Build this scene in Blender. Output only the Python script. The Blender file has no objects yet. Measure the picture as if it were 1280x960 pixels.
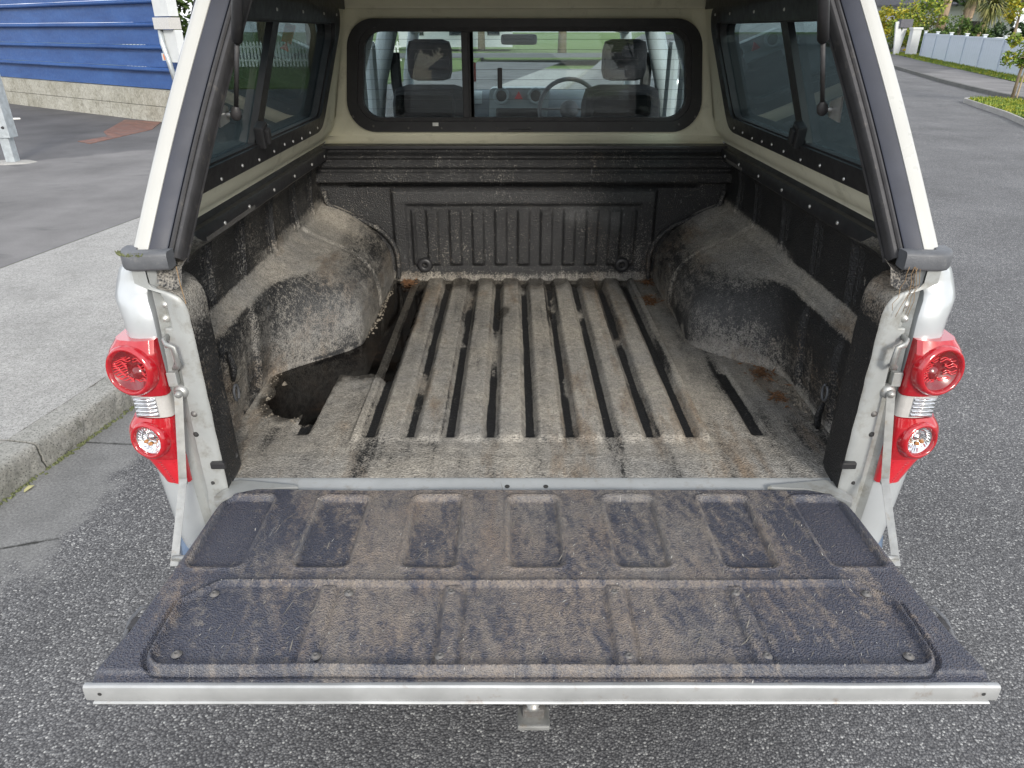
import bpy, bmesh, math, random
from mathutils import Vector, Matrix, noise
R = math.radians
rnd = random.Random(7)
sc = bpy.context.scene

# ------------------------------------------------------------------ camera, world, sun
cam_d = bpy.data.cameras.new("camera")
cam = bpy.data.objects.new("camera", cam_d)
sc.collection.objects.link(cam)
cam_d.sensor_width = 36.0
cam_d.lens = 887.0 / 1280.0 * 36.0
cam_d.clip_start = 0.02
cam_d.clip_end = 2000
cam.location = (-0.047, -1.326, 1.705)
cam.rotation_euler = (R(90 - 26.5), 0, 0)
sc.camera = cam

SUN_EL, SUN_AZ = 25.0, 163.0      # azimuth clockwise from +Y (ahead of the truck): behind right
world = bpy.data.worlds.new("World")
sc.world = world
world.use_nodes = True
wn, wl = world.node_tree.nodes, world.node_tree.links
wn.clear()
w_out = wn.new("ShaderNodeOutputWorld")
w_bg = wn.new("ShaderNodeBackground")
w_bg.inputs["Strength"].default_value = 0.12
sky = wn.new("ShaderNodeTexSky")
sky.sky_type = 'NISHITA'
sky.sun_disc = False
sky.sun_elevation = R(SUN_EL)
sky.sun_rotation = R(SUN_AZ)
sky.dust_density = 2.0
sky.ozone_density = 1.0
w_tc = wn.new("ShaderNodeTexCoord")
w_map = wn.new("ShaderNodeMapping")
w_map.inputs["Scale"].default_value = (1.0, 1.0, 3.2)
w_no = wn.new("ShaderNodeTexNoise")
w_no.inputs["Scale"].default_value = 2.3
w_no.inputs["Detail"].default_value = 7
w_no.inputs["Roughness"].default_value = 0.6
w_rp = wn.new("ShaderNodeValToRGB")
w_rp.color_ramp.elements[0].position = 0.36
w_rp.color_ramp.elements[0].color = (0.25, 0.25, 0.25, 1)
w_rp.color_ramp.elements[1].position = 0.60
w_rp.color_ramp.elements[1].color = (1, 1, 1, 1)
w_mx = wn.new("ShaderNodeMixRGB")
w_cl = wn.new("ShaderNodeRGB")
w_cl.outputs[0].default_value = (11.5, 11.8, 12.4, 1)
wl.new(w_tc.outputs["Generated"], w_map.inputs[0])
wl.new(w_map.outputs[0], w_no.inputs["Vector"])
wl.new(w_no.outputs["Fac"], w_rp.inputs[0])
wl.new(w_rp.outputs[0], w_mx.inputs[0])
wl.new(sky.outputs[0], w_mx.inputs[1])
wl.new(w_cl.outputs[0], w_mx.inputs[2])
wl.new(w_mx.outputs[0], w_bg.inputs["Color"])
wl.new(w_bg.outputs[0], w_out.inputs[0])

sun_d = bpy.data.lights.new("sun", 'SUN')
sun_d.energy = 2.3
sun_d.angle = R(12)
sun_d.color = (1.0, 0.95, 0.87)
sun = bpy.data.objects.new("sun", sun_d)
sc.collection.objects.link(sun)
sdir = Vector((math.sin(R(SUN_AZ)) * math.cos(R(SUN_EL)), math.cos(R(SUN_AZ)) * math.cos(R(SUN_EL)), math.sin(R(SUN_EL))))
sun.rotation_euler = sdir.to_track_quat('Z', 'Y').to_euler()
sun.location = sdir * 30

sc.view_settings.view_transform = 'Standard'
sc.view_settings.look = 'None'
sc.view_settings.exposure = 0.38
sc.view_settings.gamma = 1.0
sc.render.engine = 'CYCLES'
sc.cycles.max_bounces = 8
sc.cycles.transparent_max_bounces = 16
sc.cycles.glossy_bounces = 4
sc.render.resolution_x, sc.render.resolution_y = 1024, 768

# ------------------------------------------------------------------ material helpers
MATS = {}
class NT:
    def __init__(s, name):
        s.m = bpy.data.materials.new(name)
        s.m.use_nodes = True
        s.n, s.l = s.m.node_tree.nodes, s.m.node_tree.links
        s.b = s.n["Principled BSDF"]
        s.tc = s.n.new("ShaderNodeTexCoord")
        MATS[name] = s.m
    def new(s, t, **k):
        n = s.n.new(t)
        for a, v in k.items(): setattr(n, a, v)
        return n
    def link(s, a, b): s.l.new(a, b)
    def mapping(s, scale=(1, 1, 1), rot=(0, 0, 0), loc=(0, 0, 0), src="Object"):
        mp = s.new("ShaderNodeMapping")
        mp.inputs["Scale"].default_value = scale
        mp.inputs["Rotation"].default_value = rot
        mp.inputs["Location"].default_value = loc
        s.link(s.tc.outputs[src], mp.inputs[0])
        return mp.outputs[0]
    def noise(s, scale, detail=4, rough=.6, vec=None, dist=0):
        n = s.new("ShaderNodeTexNoise")
        n.inputs["Scale"].default_value = scale
        n.inputs["Detail"].default_value = detail
        n.inputs["Roughness"].default_value = rough
        n.inputs["Distortion"].default_value = dist
        s.link(vec if vec is not None else s.tc.outputs["Object"], n.inputs["Vector"])
        return n.outputs["Fac"]
    def vor(s, scale, feature='F1', out="Distance", vec=None, rand=1.0):
        n = s.new("ShaderNodeTexVoronoi", feature=feature)
        n.inputs["Scale"].default_value = scale
        n.inputs["Randomness"].default_value = rand
        s.link(vec if vec is not None else s.tc.outputs["Object"], n.inputs["Vector"])
        return n.outputs[out]
    def ramp(s, fac, stops):
        r = s.new("ShaderNodeValToRGB")
        el = r.color_ramp.elements
        while len(el) < len(stops): el.new(0.5)
        for e, (p, c) in zip(el, stops):
            e.position = p
            if not hasattr(c, '__len__'): c = (c, c, c)
            e.color = (*c, 1)
        s.link(fac, r.inputs[0])
        return r.outputs[0]
    def mix(s, fac, a, b, mode='MIX'):
        m = s.new("ShaderNodeMixRGB", blend_type=mode)
        for i, v in ((0, fac), (1, a), (2, b)):
            if hasattr(v, 'links') or isinstance(v, bpy.types.NodeSocket): s.link(v, m.inputs[i])
            elif hasattr(v, '__len__'): m.inputs[i].default_value = (*v, 1)
            else: m.inputs[i].default_value = v if i == 0 else (v, v, v, 1)
        return m.outputs[0]
    def math(s, op, a, b=0.0, clamp=False):
        m = s.new("ShaderNodeMath", operation=op, use_clamp=clamp)
        for i, v in ((0, a), (1, b)):
            if isinstance(v, bpy.types.NodeSocket): s.link(v, m.inputs[i])
            else: m.inputs[i].default_value = v
        return m.outputs[0]
    def attr(s, name):
        a = s.new("ShaderNodeAttribute", attribute_name=name)
        return a.outputs["Fac"]
    def sep(s, vec):
        x = s.new("ShaderNodeSeparateXYZ")
        s.link(vec, x.inputs[0])
        return x.outputs
    def geo(s):
        return s.new("ShaderNodeNewGeometry").outputs
    def bump(s, h, strength=.3, dist=.002, prev=None):
        b = s.new("ShaderNodeBump")
        b.inputs["Strength"].default_value = strength
        b.inputs["Distance"].default_value = dist
        s.link(h, b.inputs["Height"])
        if prev is not None: s.link(prev, b.inputs["Normal"])
        return b.outputs[0]
    def set(s, **k):
        for a, v in k.items():
            nm = {'color': "Base Color", 'rough': "Roughness", 'metal': "Metallic", 'normal': "Normal", 'coat': "Coat Weight",
                  'coatr': "Coat Roughness", 'spec': "Specular IOR Level", 'trans': "Transmission Weight", 'sheen': "Sheen Weight"}[a]
            i = s.b.inputs[nm]
            if isinstance(v, bpy.types.NodeSocket): s.link(v, i)
            elif hasattr(v, '__len__'): i.default_value = (*v, 1)
            else: i.default_value = v
        return s.m

def simple(name, color, rough=.5, metal=0, var=.12, nscale=12, bump=0, bscale=200, coat=0, spec=.5, dirt=None):
    t = NT(name)
    n = t.noise(nscale, 5)
    dark = tuple(c * (1 - var) for c in color); lite = tuple(min(1, c * (1 + var)) for c in color)
    c = t.ramp(n, [(.3, dark), (.7, lite)])
    if dirt:
        d = t.ramp(t.noise(dirt[1], 7, .7), [(dirt[2], 0), (dirt[2] + .18, 1)])
        c = t.mix(t.math('MULTIPLY', d, dirt[3]), c, dirt[0])
    r = t.ramp(t.noise(nscale * 2.3, 4), [(.3, max(0, rough - .07)), (.7, min(1, rough + .07))])
    t.set(color=c, rough=r, metal=metal, coat=coat, spec=spec)
    if bump: t.set(normal=t.bump(t.noise(bscale, 3), bump, .002))
    return t.m

# liner plastic: near-black, pebbled; dust, wear and wet come from where the plastic is dirty (vertex attribute) and from upward faces
def liner_mat(name, dustcol, base, peb_s=230, peb_b=1.0, dryr=.50, film=((.20, 0), (.50, .72), (.95, 1))):
    t = NT(name)
    big = t.noise(5, 7, .65)
    fine = t.noise(70, 6, .7)
    fine2 = t.noise(300, 3, .6)
    streak = t.noise(1.0, 6, .7, t.mapping((60, 7, 20), (0, 0, R(8))))
    att = t.attr("dust")
    up = t.sep(t.geo()["True Normal"])[2]
    upf = t.math('MULTIPLY', t.ramp(up, [(.3, 0), (.85, 1)]), .0)
    d = t.math('ADD', att, upf)
    nn = t.math('ADD', t.math('MULTIPLY', big, .75), t.math('ADD', t.math('MULTIPLY', fine, .85), t.math('MULTIPLY', streak, .75)))
    nn = t.math('SUBTRACT', nn, 1.175)
    d = t.math('ADD', d, t.math('MULTIPLY', nn, 1.1))
    d = t.math('MULTIPLY', d, t.ramp(att, [(.02, 0), (.2, 1)]))
    d = t.math('ADD', d, t.math('MULTIPLY', t.math('SUBTRACT', t.vor(230), .42), .55))
    d = t.ramp(d, list(film))
    grain = t.ramp(t.math("ADD", t.math("MULTIPLY", fine2, .5), t.math("MULTIPLY", t.noise(130, 5, .75), .5)), [(.38, .28), (.50, .8), (.62, 1.0)])
    dmask = t.math('MULTIPLY', d, grain)
    dc = t.mix(t.ramp(t.noise(3.1, 5), [(.38, 0), (.64, 1)]), dustcol[0], dustcol[1])
    stn = t.ramp(t.noise(1.0, 6, .7, t.mapping((7, 1.6, 3), (0, 0, 0), (1.3, .2, 0))), [(.53, 0), (.66, .8)])
    dc = t.mix(stn, dc, dustcol[2])
    dc = t.mix(t.ramp(t.noise(38, 6, .75), [(.35, 0), (.7, 1)]), dc, t.mix(.45, dc, (.05, .045, .04)))
    col = t.mix(dmask, base, dc)
    # grey rub marks on the bare plastic
    sc1 = t.noise(1.0, 3, .5, t.mapping((140, 16, 30), (0, 0, R(-24)), (3, 1, 2)))
    sc2 = t.noise(1.0, 3, .5, t.mapping((18, 150, 40), (0, 0, R(12)), (8, 3, 1)))
    sm = t.math('MAXIMUM', t.ramp(sc1, [(.70, 0), (.76, 1)]), t.ramp(sc2, [(.73, 0), (.78, .6)]))
    rub = t.attr("rub")
    sp = t.ramp(t.noise(160, 2), [(.68, 0), (.74, 1)])
    sm = t.math('ADD', t.math('MULTIPLY', sm, .55), t.math('MULTIPLY', t.math('MULTIPLY', rub, t.ramp(fine, [(.3, .35), (.7, 1)])), .8))
    sm = t.math('MAXIMUM', sm, t.math('MULTIPLY', sp, .22), True)
    col = t.mix(sm, col, (.23, .235, .24))
    dry = t.mix(dmask, (dryr,) * 3, (.92,) * 3)
    wet = t.attr("wet")
    col = t.mix(t.math('MULTIPLY', wet, .8), col, (.012, .010, .008))
    rough = t.mix(wet, dry, (.12,) * 3)
    peb = t.vor(peb_s)
    n1 = t.bump(peb, peb_b, .0022)
    n2 = t.bump(t.noise(40, 6, .7), .35, .003, n1)
    t.set(color=col, rough=rough, normal=n2, spec=.45)
    return t.m
liner_mat("bed_liner_plastic", ((.56, .515, .44), (.42, .405, .375), (.32, .23, .15)), (.016, .0165, .018))
liner_mat("tailgate_liner_plastic", ((.33, .265, .205), (.27, .245, .215), (.29, .215, .155)), (.040, .046, .070), 330, 1.0, .38, ((.0, .03), (.30, .32), (.60, .76), (1., .95)))  # bluish base has the sky's reflection painted into it

simple("silver_paint", (.47, .495, .51), .34, .25, .06, 6, coat=.6, dirt=((.30, .28, .23), 9, .60, .35))
simple("jamb_paint", (.35, .365, .362), .5, .2, .16, 9, coat=.1, dirt=((.15, .135, .10), 18, .50, .65))
simple("bumper_paint", (.12, .17, .25), .35, .4, .1, 6)
simple("sill_paint", (.40, .42, .43), .40, .3, .10, 9, dirt=((.22, .19, .15), 30, .56, .6))
simple("lip_metal", (.42, .43, .43), .46, .35, .18, 9, dirt=((.20, .13, .08), 22, .585, .85))
simple("canopy_cream", (.70, .68, .54), .75, 0, .07, 5, bump=.25, bscale=240, dirt=((.24, .22, .16), 10, .55, .5))
simple("canopy_white", (.46, .46, .435), .32, 0, .05, 4, coat=.5, dirt=((.42, .38, .28), 34, .64, .4))
simple("flange_navy", (.026, .030, .045), .5, 0, .2, 8, coat=.0, dirt=((.30, .29, .27), 60, .68, .5))
simple("rubber", (.035, .034, .036), .55, 0, .25, 30, dirt=((.20, .18, .15), 40, .58, .45))
simple("black_plastic", (.022, .022, .024), .42, 0, .25, 20, dirt=((.16, .15, .13), 50, .62, .4))
simple("grey_plastic", (.10, .105, .115), .5, 0, .2, 20, bump=.3, bscale=300, dirt=((.26, .25, .22), 40, .58, .5))
simple("zinc", (.36, .365, .355), .45, .6, .2, 30, dirt=((.25, .18, .10), 50, .55, .6))
simple("screw_metal", (.62, .62, .60), .4, .7, .15, 90)
simple("screw_dull", (.16, .155, .15), .55, .4, .2, 90, dirt=((.12, .10, .08), 120, .5, .6))
simple("dash_plastic", (.10, .13, .155), .6, 0, .1, 10)
simple("dash_light", (.30, .36, .38), .5, 0, .1, 10)
simple("seat_fabric", (.018, .018, .022), .9, 0, .2, 20)
simple("trim_light", (.42, .46, .48), .7, 0, .1, 10)
simple("trim_red", (.55, .08, .05), .6)
simple("hazard_red", (.75, .05, .06), .4)
simple("tyre_rubber", (.03, .03, .03), .8, 0, .2, 20)
simple("rim_alloy", (.55, .56, .58), .3, .8)
simple("underbody", (.03, .03, .03), .8)
simple("white_car_paint", (.78, .79, .80), .25, 0, .03, coat=.8)
simple("dark_glass", (.02, .025, .03), .08)
simple("rust_plate", (.20, .105, .08), .75, .1, .35, 6, bump=.5, bscale=60, dirt=((.11, .10, .095), 5, .48, .8))
simple("galvanised", (.48, .52, .54), .45, .5, .18, 16)
simple("fence_vinyl", (.50, .56, .64), .45, 0, .03, 3, dirt=((.45, .47, .48), 6, .6, .25))
simple("white_paint", (.58, .60, .60), .5, 0, .05, 6)
simple("bark", (.20, .155, .105), .9, 0, .3, 14, bump=.6, bscale=40)
simple("palm_bark", (.30, .22, .15), .9, 0, .3, 14, bump=.6, bscale=40)
simple("stake_wood", (.36, .29, .20), .85, 0, .2, 14)
simple("roof_grey", (.13, .13, .145), .7, 0, .15, 10)
simple("roof_tile", (.10, .10, .115), .7, 0, .15, 10)
simple("weatherboard", (.60, .62, .64), .6, 0, .05, 6)
simple("house_wall", (.50, .55, .58), .6, 0, .05, 6)
simple("picket_paint", (.75, .76, .74), .6, 0, .08, 8)
simple("leaf_yellow", (.42, .40, .20), .6, 0, .2, 50)
simple("litter_white", (.8, .8, .76), .6)
simple("scratch_pale", (.20, .185, .16), .9, 0, .6, 40)
simple("scratch_bright", (.42, .41, .38), .9, 0, .4, 60)
simple("dead_leaf", (.17, .085, .04), .85, 0, .5, 90)
simple("straw", (.25, .16, .08), .8, 0, .3, 60)
simple("moss", (.12, .135, .06), .95, 0, .4, 90, bump=.8, bscale=300)
simple("mud_crust", (.21, .185, .15), .95, 0, .35, 60, bump=.9, bscale=160)
simple("orange_tag", (.75, .22, .08), .5)
simple("hub_lock", (.04, .04, .045), .4)

def glass_mat(name, tint, f0=.045, boost=1.0, rough=0.0, smear=.03):
    t = NT(name)
    t.n.remove(t.b)
    tr = t.new("ShaderNodeBsdfTransparent"); tr.inputs[0].default_value = (*tint, 1)
    gl = t.new("ShaderNodeBsdfGlossy"); gl.inputs["Roughness"].default_value = rough
    gg = t.new("ShaderNodeNewGeometry"); dt = t.new("ShaderNodeVectorMath", operation='DOT_PRODUCT')
    t.link(gg.outputs["Normal"], dt.inputs[0]); t.link(gg.outputs["Incoming"], dt.inputs[1])
    c5 = t.math('POWER', t.math('SUBTRACT', 1.0, t.math('ABSOLUTE', dt.outputs["Value"])), 5.0)
    fac = t.math('MULTIPLY', t.math('ADD', t.math('MULTIPLY', c5, 1 - f0), f0), boost, True)
    sm = t.ramp(t.noise(7, 5, .6), [(.5, 0), (.9, smear)])
    mx = t.new("ShaderNodeMixShader")
    t.link(fac, mx.inputs[0]); t.link(tr.outputs[0], mx.inputs[1]); t.link(gl.outputs[0], mx.inputs[2])
    df = t.new("ShaderNodeBsdfDiffuse"); df.inputs[0].default_value = (.5, .5, .48, 1)
    mx2 = t.new("ShaderNodeMixShader")
    t.link(sm, mx2.inputs[0]); t.link(mx.outputs[0], mx2.inputs[1]); t.link(df.outputs[0], mx2.inputs[2])
    t.link(mx2.outputs[0], t.n["Material Output"].inputs[0])
    return t.m
glass_mat("window_glass", (.93, .96, .96), boost=.55, smear=.008)
glass_mat("tinted_glass", (.40, .47, .48), boost=1.5, smear=.02)
glass_mat("windscreen_glass", (.90, .95, .94), boost=1.0)
glass_mat("lens_clear", (.95, .95, .95), boost=.9, smear=0)

def lens_red(name, col, emis=0, rough=.12):
    t = NT(name)
    d = t.ramp(t.noise(60, 5), [(.58, 0), (.75, 1)])
    t.set(color=t.mix(t.math('MULTIPLY', d, .12), col, (.5, .35, .3)), rough=rough, coat=1.0, coatr=.05, spec=.6)
    t.b.inputs["Subsurface Weight"].default_value = .25
    t.b.inputs["Subsurface Radius"].default_value = (.02, .002, .002)
    return t.m
lens_red("red_lens", (.40, .006, .014))
lens_red("red_lens_deep", (.20, .002, .006), rough=.25)
lens_red("red_flute", (.62, .015, .025), rough=.2)
lens_red("red_reflector", (.58, .012, .025), rough=.3)
simple("chrome", (.85, .85, .86), .10, 1.0, .05, 60)
simple("milky_lens", (.48, .47, .45), .25, 0, .08, 40, coat=.6)
simple("amber_bulb", (.45, .20, .06), .3, 0, .2, 60, coat=.5)

def asphalt_road():
    t = NT("chipseal")
    ob = t.tc.outputs["Object"]
    wob = t.new("ShaderNodeVectorMath", operation='ADD')
    nz = t.new("ShaderNodeTexNoise"); nz.inputs["Scale"].default_value = 60
    t.link(ob, nz.inputs["Vector"])
    scl = t.new("ShaderNodeVectorMath", operation='SCALE'); scl.inputs[3].default_value = .006
    t.link(nz.outputs["Color"], scl.inputs[0])
    t.link(ob, wob.inputs[0]); t.link(scl.outputs[0], wob.inputs[1])
    v = wob.outputs[0]
    cell = t.vor(148, out="Color", vec=v)
    dist = t.vor(148, vec=v)
    cs = t.sep(cell)
    stone = t.ramp(cs[0], [(.0, (.078, .078, .080)), (.5, (.135, .135, .137)), (.88, (.20, .20, .20)), (1., (.40, .40, .385))])
    col = t.mix(t.ramp(dist, [(.38, 0), (.72, 1)]), stone, (.052, .052, .055))
    big = t.noise(.9, 6, .6)
    col = t.mix(1.0, col, t.ramp(big, [(.3, .88), (.7, 1.40)]), 'MULTIPLY')
    # bitumen bleeding through in patches
    bl = t.ramp(t.noise(3.3, 6, .7), [(.56, 0), (.70, .35)])
    col = t.mix(bl, col, (.070, .071, .078))
    # smoother, paler strip of old seal along the kerb
    x, y, z = t.sep(ob)[0:3]
    kd = t.math('SUBTRACT', t.math('MULTIPLY', t.math('SUBTRACT', x, -2.05), .9854), t.math('MULTIPLY', t.math('SUBTRACT', y, 1.4), .1702))
    kd = t.math('ADD', kd, t.math('MULTIPLY', t.math('SUBTRACT', t.noise(2.6, 6, .7), .5), 1.0))
    km = t.ramp(kd, [(.36, 1), (.48, 0)])
    oldc = t.ramp(t.noise(95, 6, .85), [(.32, (.09, .09, .09)), (.5, (.19, .19, .187)), (.68, (.30, .30, .29))])
    oldc = t.mix(1.0, oldc, t.ramp(t.noise(4, 5), [(.3, .75), (.7, 1.1)]), 'MULTIPLY')
    cr = t.vor(1.3, feature='DISTANCE_TO_EDGE', vec=t.mapping((1, 1, 0), (0, 0, .4), (.3, .2, 0)))
    cr = t.math('ADD', cr, t.math('MULTIPLY', t.math('SUBTRACT', t.noise(14, 5, .8), .5), .045))
    crk = t.ramp(cr, [(.0, 1), (.012, 0)])
    oldc = t.mix(crk, oldc, (.03, .03, .028))
    col = t.mix(km, col, oldc)
    # beyond some metres the stones average out
    far = t.ramp(t.math('ABSOLUTE', y), [(.0, 0), (1., 1)])
    bh = t.math('MULTIPLY', t.math('SUBTRACT', 1.0, dist), t.math('SUBTRACT', 1.0, t.math('MULTIPLY', km, .8)))
    t.set(color=col, rough=.82, normal=t.bump(bh, .6, .005), spec=.35)
asphalt_road()

def yard():
    t = NT("yard_asphalt")
    x, y, z = t.sep(t.tc.outputs["Object"])[0:3]
    m = t.math('ADD', t.math('SUBTRACT', y, t.math('MULTIPLY', x, .9)), t.math('MULTIPLY', t.noise(1.5, 5), 1.2))
    m = t.ramp(t.math('DIVIDE', m, 30), [(.500, 0), (.508, 1)])
    g = t.ramp(t.noise(90, 6, .8), [(.3, .75), (.7, 1.25)])
    c = t.mix(m, (.165, .16, .158), (.10, .098, .10))
    c = t.mix(1., c, g, 'MULTIPLY')
    c = t.mix(1., c, t.ramp(t.noise(.7, 6, .65), [(.3, .62), (.7, 1.28)]), 'MULTIPLY')
    st = t.ramp(t.noise(1.6, 3, .5, t.mapping((1, 2.2, 1))), [(.66, 0), (.74, .6)])
    c = t.mix(st, c, (.08, .08, .08))
    t.set(color=c, rough=.85, normal=t.bump(t.noise(140, 4), .5, .003))
yard()

def concrete(name, c0, c1, stain, agg=160, spot=.0):
    t = NT(name)
    g = t.ramp(t.noise(agg, 5, .85), [(.28, .45), (.5, 1.0), (.72, 1.45)])
    c = t.ramp(t.noise(2.2, 6, .65), [(.3, c0), (.7, c1)])
    c = t.mix(1., c, g, 'MULTIPLY')
    sm = t.ramp(t.noise(6, 7, .75), [(.54, 0), (.7, .75)])
    c = t.mix(sm, c, stain)
    v = t.vor(85)
    if spot:
        c = t.mix(t.ramp(v, [(.16, spot), (.34, 0)]), c, (.09, .09, .085))
    t.set(color=c, rough=.9, normal=t.bump(t.noise(agg, 4, .8), .7, .004))
concrete("path_concrete", (.27, .267, .255), (.35, .345, .33), (.19, .187, .175), 75, .75)
concrete("kerb_concrete", (.20, .20, .175), (.31, .305, .285), (.10, .105, .07), 75, .95)
concrete("kerb_dark", (.09, .09, .085), (.14, .14, .13), (.08, .08, .06), 75, .3)
concrete("path_concrete_brown", (.23, .22, .20), (.29, .28, .255), (.17, .165, .15), 75, .6)
concrete("wall_concrete", (.26, .25, .20), (.42, .41, .36), (.13, .12, .09), 22, 0)
concrete("dish_concrete", (.30, .29, .27), (.38, .37, .35), (.3, .3, .26), 60, 0)

def blue_metal():
    t = NT("blue_cladding")
    c = t.ramp(t.noise(1.0, 6, .7, t.mapping((1.0, 1.0, 5))), [(.3, (.016, .058, .20)), (.7, (.034, .105, .31))])
    c = t.mix(t.ramp(t.noise(6, 8, .8), [(.60, 0), (.72, .35)]), c, (.22, .28, .40))
    r = t.ramp(t.noise(24, 4), [(.3, .4), (.7, .62)])
    t.set(color=c, rough=r, spec=.5)
blue_metal()

def grass_m():
    t = NT("grass_green")
    c = t.ramp(t.noise(3, 6, .7), [(.3, (.045, .085, .015)), (.55, (.11, .17, .03)), (.75, (.20, .24, .06))])
    t.set(color=c, rough=.9, normal=t.bump(t.noise(60, 4), .8, .03))
grass_m()
def leaf_m(name, a, b, c):
    t = NT(name)
    i = t.new("ShaderNodeObjectInfo")
    n = t.noise(1.7, 4, .7)
    w = t.new("ShaderNodeTexWhiteNoise", noise_dimensions='3D')
    rp = t.new("ShaderNodeVectorMath", operation='SNAP'); rp.inputs[1].default_value = (.14, .14, .14)
    t.link(t.tc.outputs["Object"], rp.inputs[0]); t.link(rp.outputs[0], w.inputs[0])
    f = t.math('ADD', t.math('MULTIPLY', n, .6), t.math('MULTIPLY', w.outputs[0], .4))
    t.set(color=t.ramp(f, [(.3, a), (.5, b), (.72, c)]), rough=.55, spec=.3)
    t.b.inputs["Subsurface Weight"].default_value = 0
leaf_m("leaf_green", (.025, .055, .012), (.06, .11, .022), (.13, .18, .04))
leaf_m("leaf_lime", (.07, .13, .02), (.17, .24, .03), (.36, .34, .04))
leaf_m("leaf_gold", (.12, .16, .02), (.34, .34, .03), (.55, .42, .03))
leaf_m("leaf_dark", (.012, .03, .012), (.03, .06, .022), (.05, .09, .03))
leaf_m("leaf_palm", (.05, .07, .02), (.16, .17, .05), (.32, .28, .11))
leaf_m("leaf_grey", (.08, .11, .09), (.17, .21, .18), (.28, .32, .28))
t = NT("puddle_water")
t.set(color=t.ramp(t.noise(9, 5), [(.40, (.003, .003, .003)), (.6, (.007, .005, .004)), (.75, (.026, .017, .011))]), rough=.07, spec=.28, normal=t.bump(t.noise(14, 2), .04, .004))

# ------------------------------------------------------------------ object helpers
COL = sc.collection
def link(o, parent=None):
    COL.objects.link(o)
    if parent is not None: o.parent = parent
    return o
def tag(o, label=None, cat=None, group=None, kind=None):
    if label: o["label"] = label
    if cat: o["category"] = cat
    if group: o["group"] = group
    if kind: o["kind"] = kind
    return o
def empty(name, loc, label, cat, group=None, rz=0):
    o = bpy.data.objects.new(name, None)
    o.empty_display_size = .1
    COL.objects.link(o)
    o.location = loc; o.rotation_euler = (0, 0, rz)
    return tag(o, label, cat, group)
def obj(name, verts, faces, mat, parent=None, smooth=False, loc=None, rz=0, autos=None):
    me = bpy.data.meshes.new(name)
    me.from_pydata([tuple(v) for v in verts], [], faces)
    me.materials.append(MATS[mat])
    if smooth: me.polygons.foreach_set("use_smooth", [True] * len(me.polygons))
    me.update()
    if autos: me.set_sharp_from_angle(angle=R(autos))
    o = bpy.data.objects.new(name, me)
    if loc: o.location = loc
    if rz: o.rotation_euler = (0, 0, rz)
    return link(o, parent)
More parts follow.
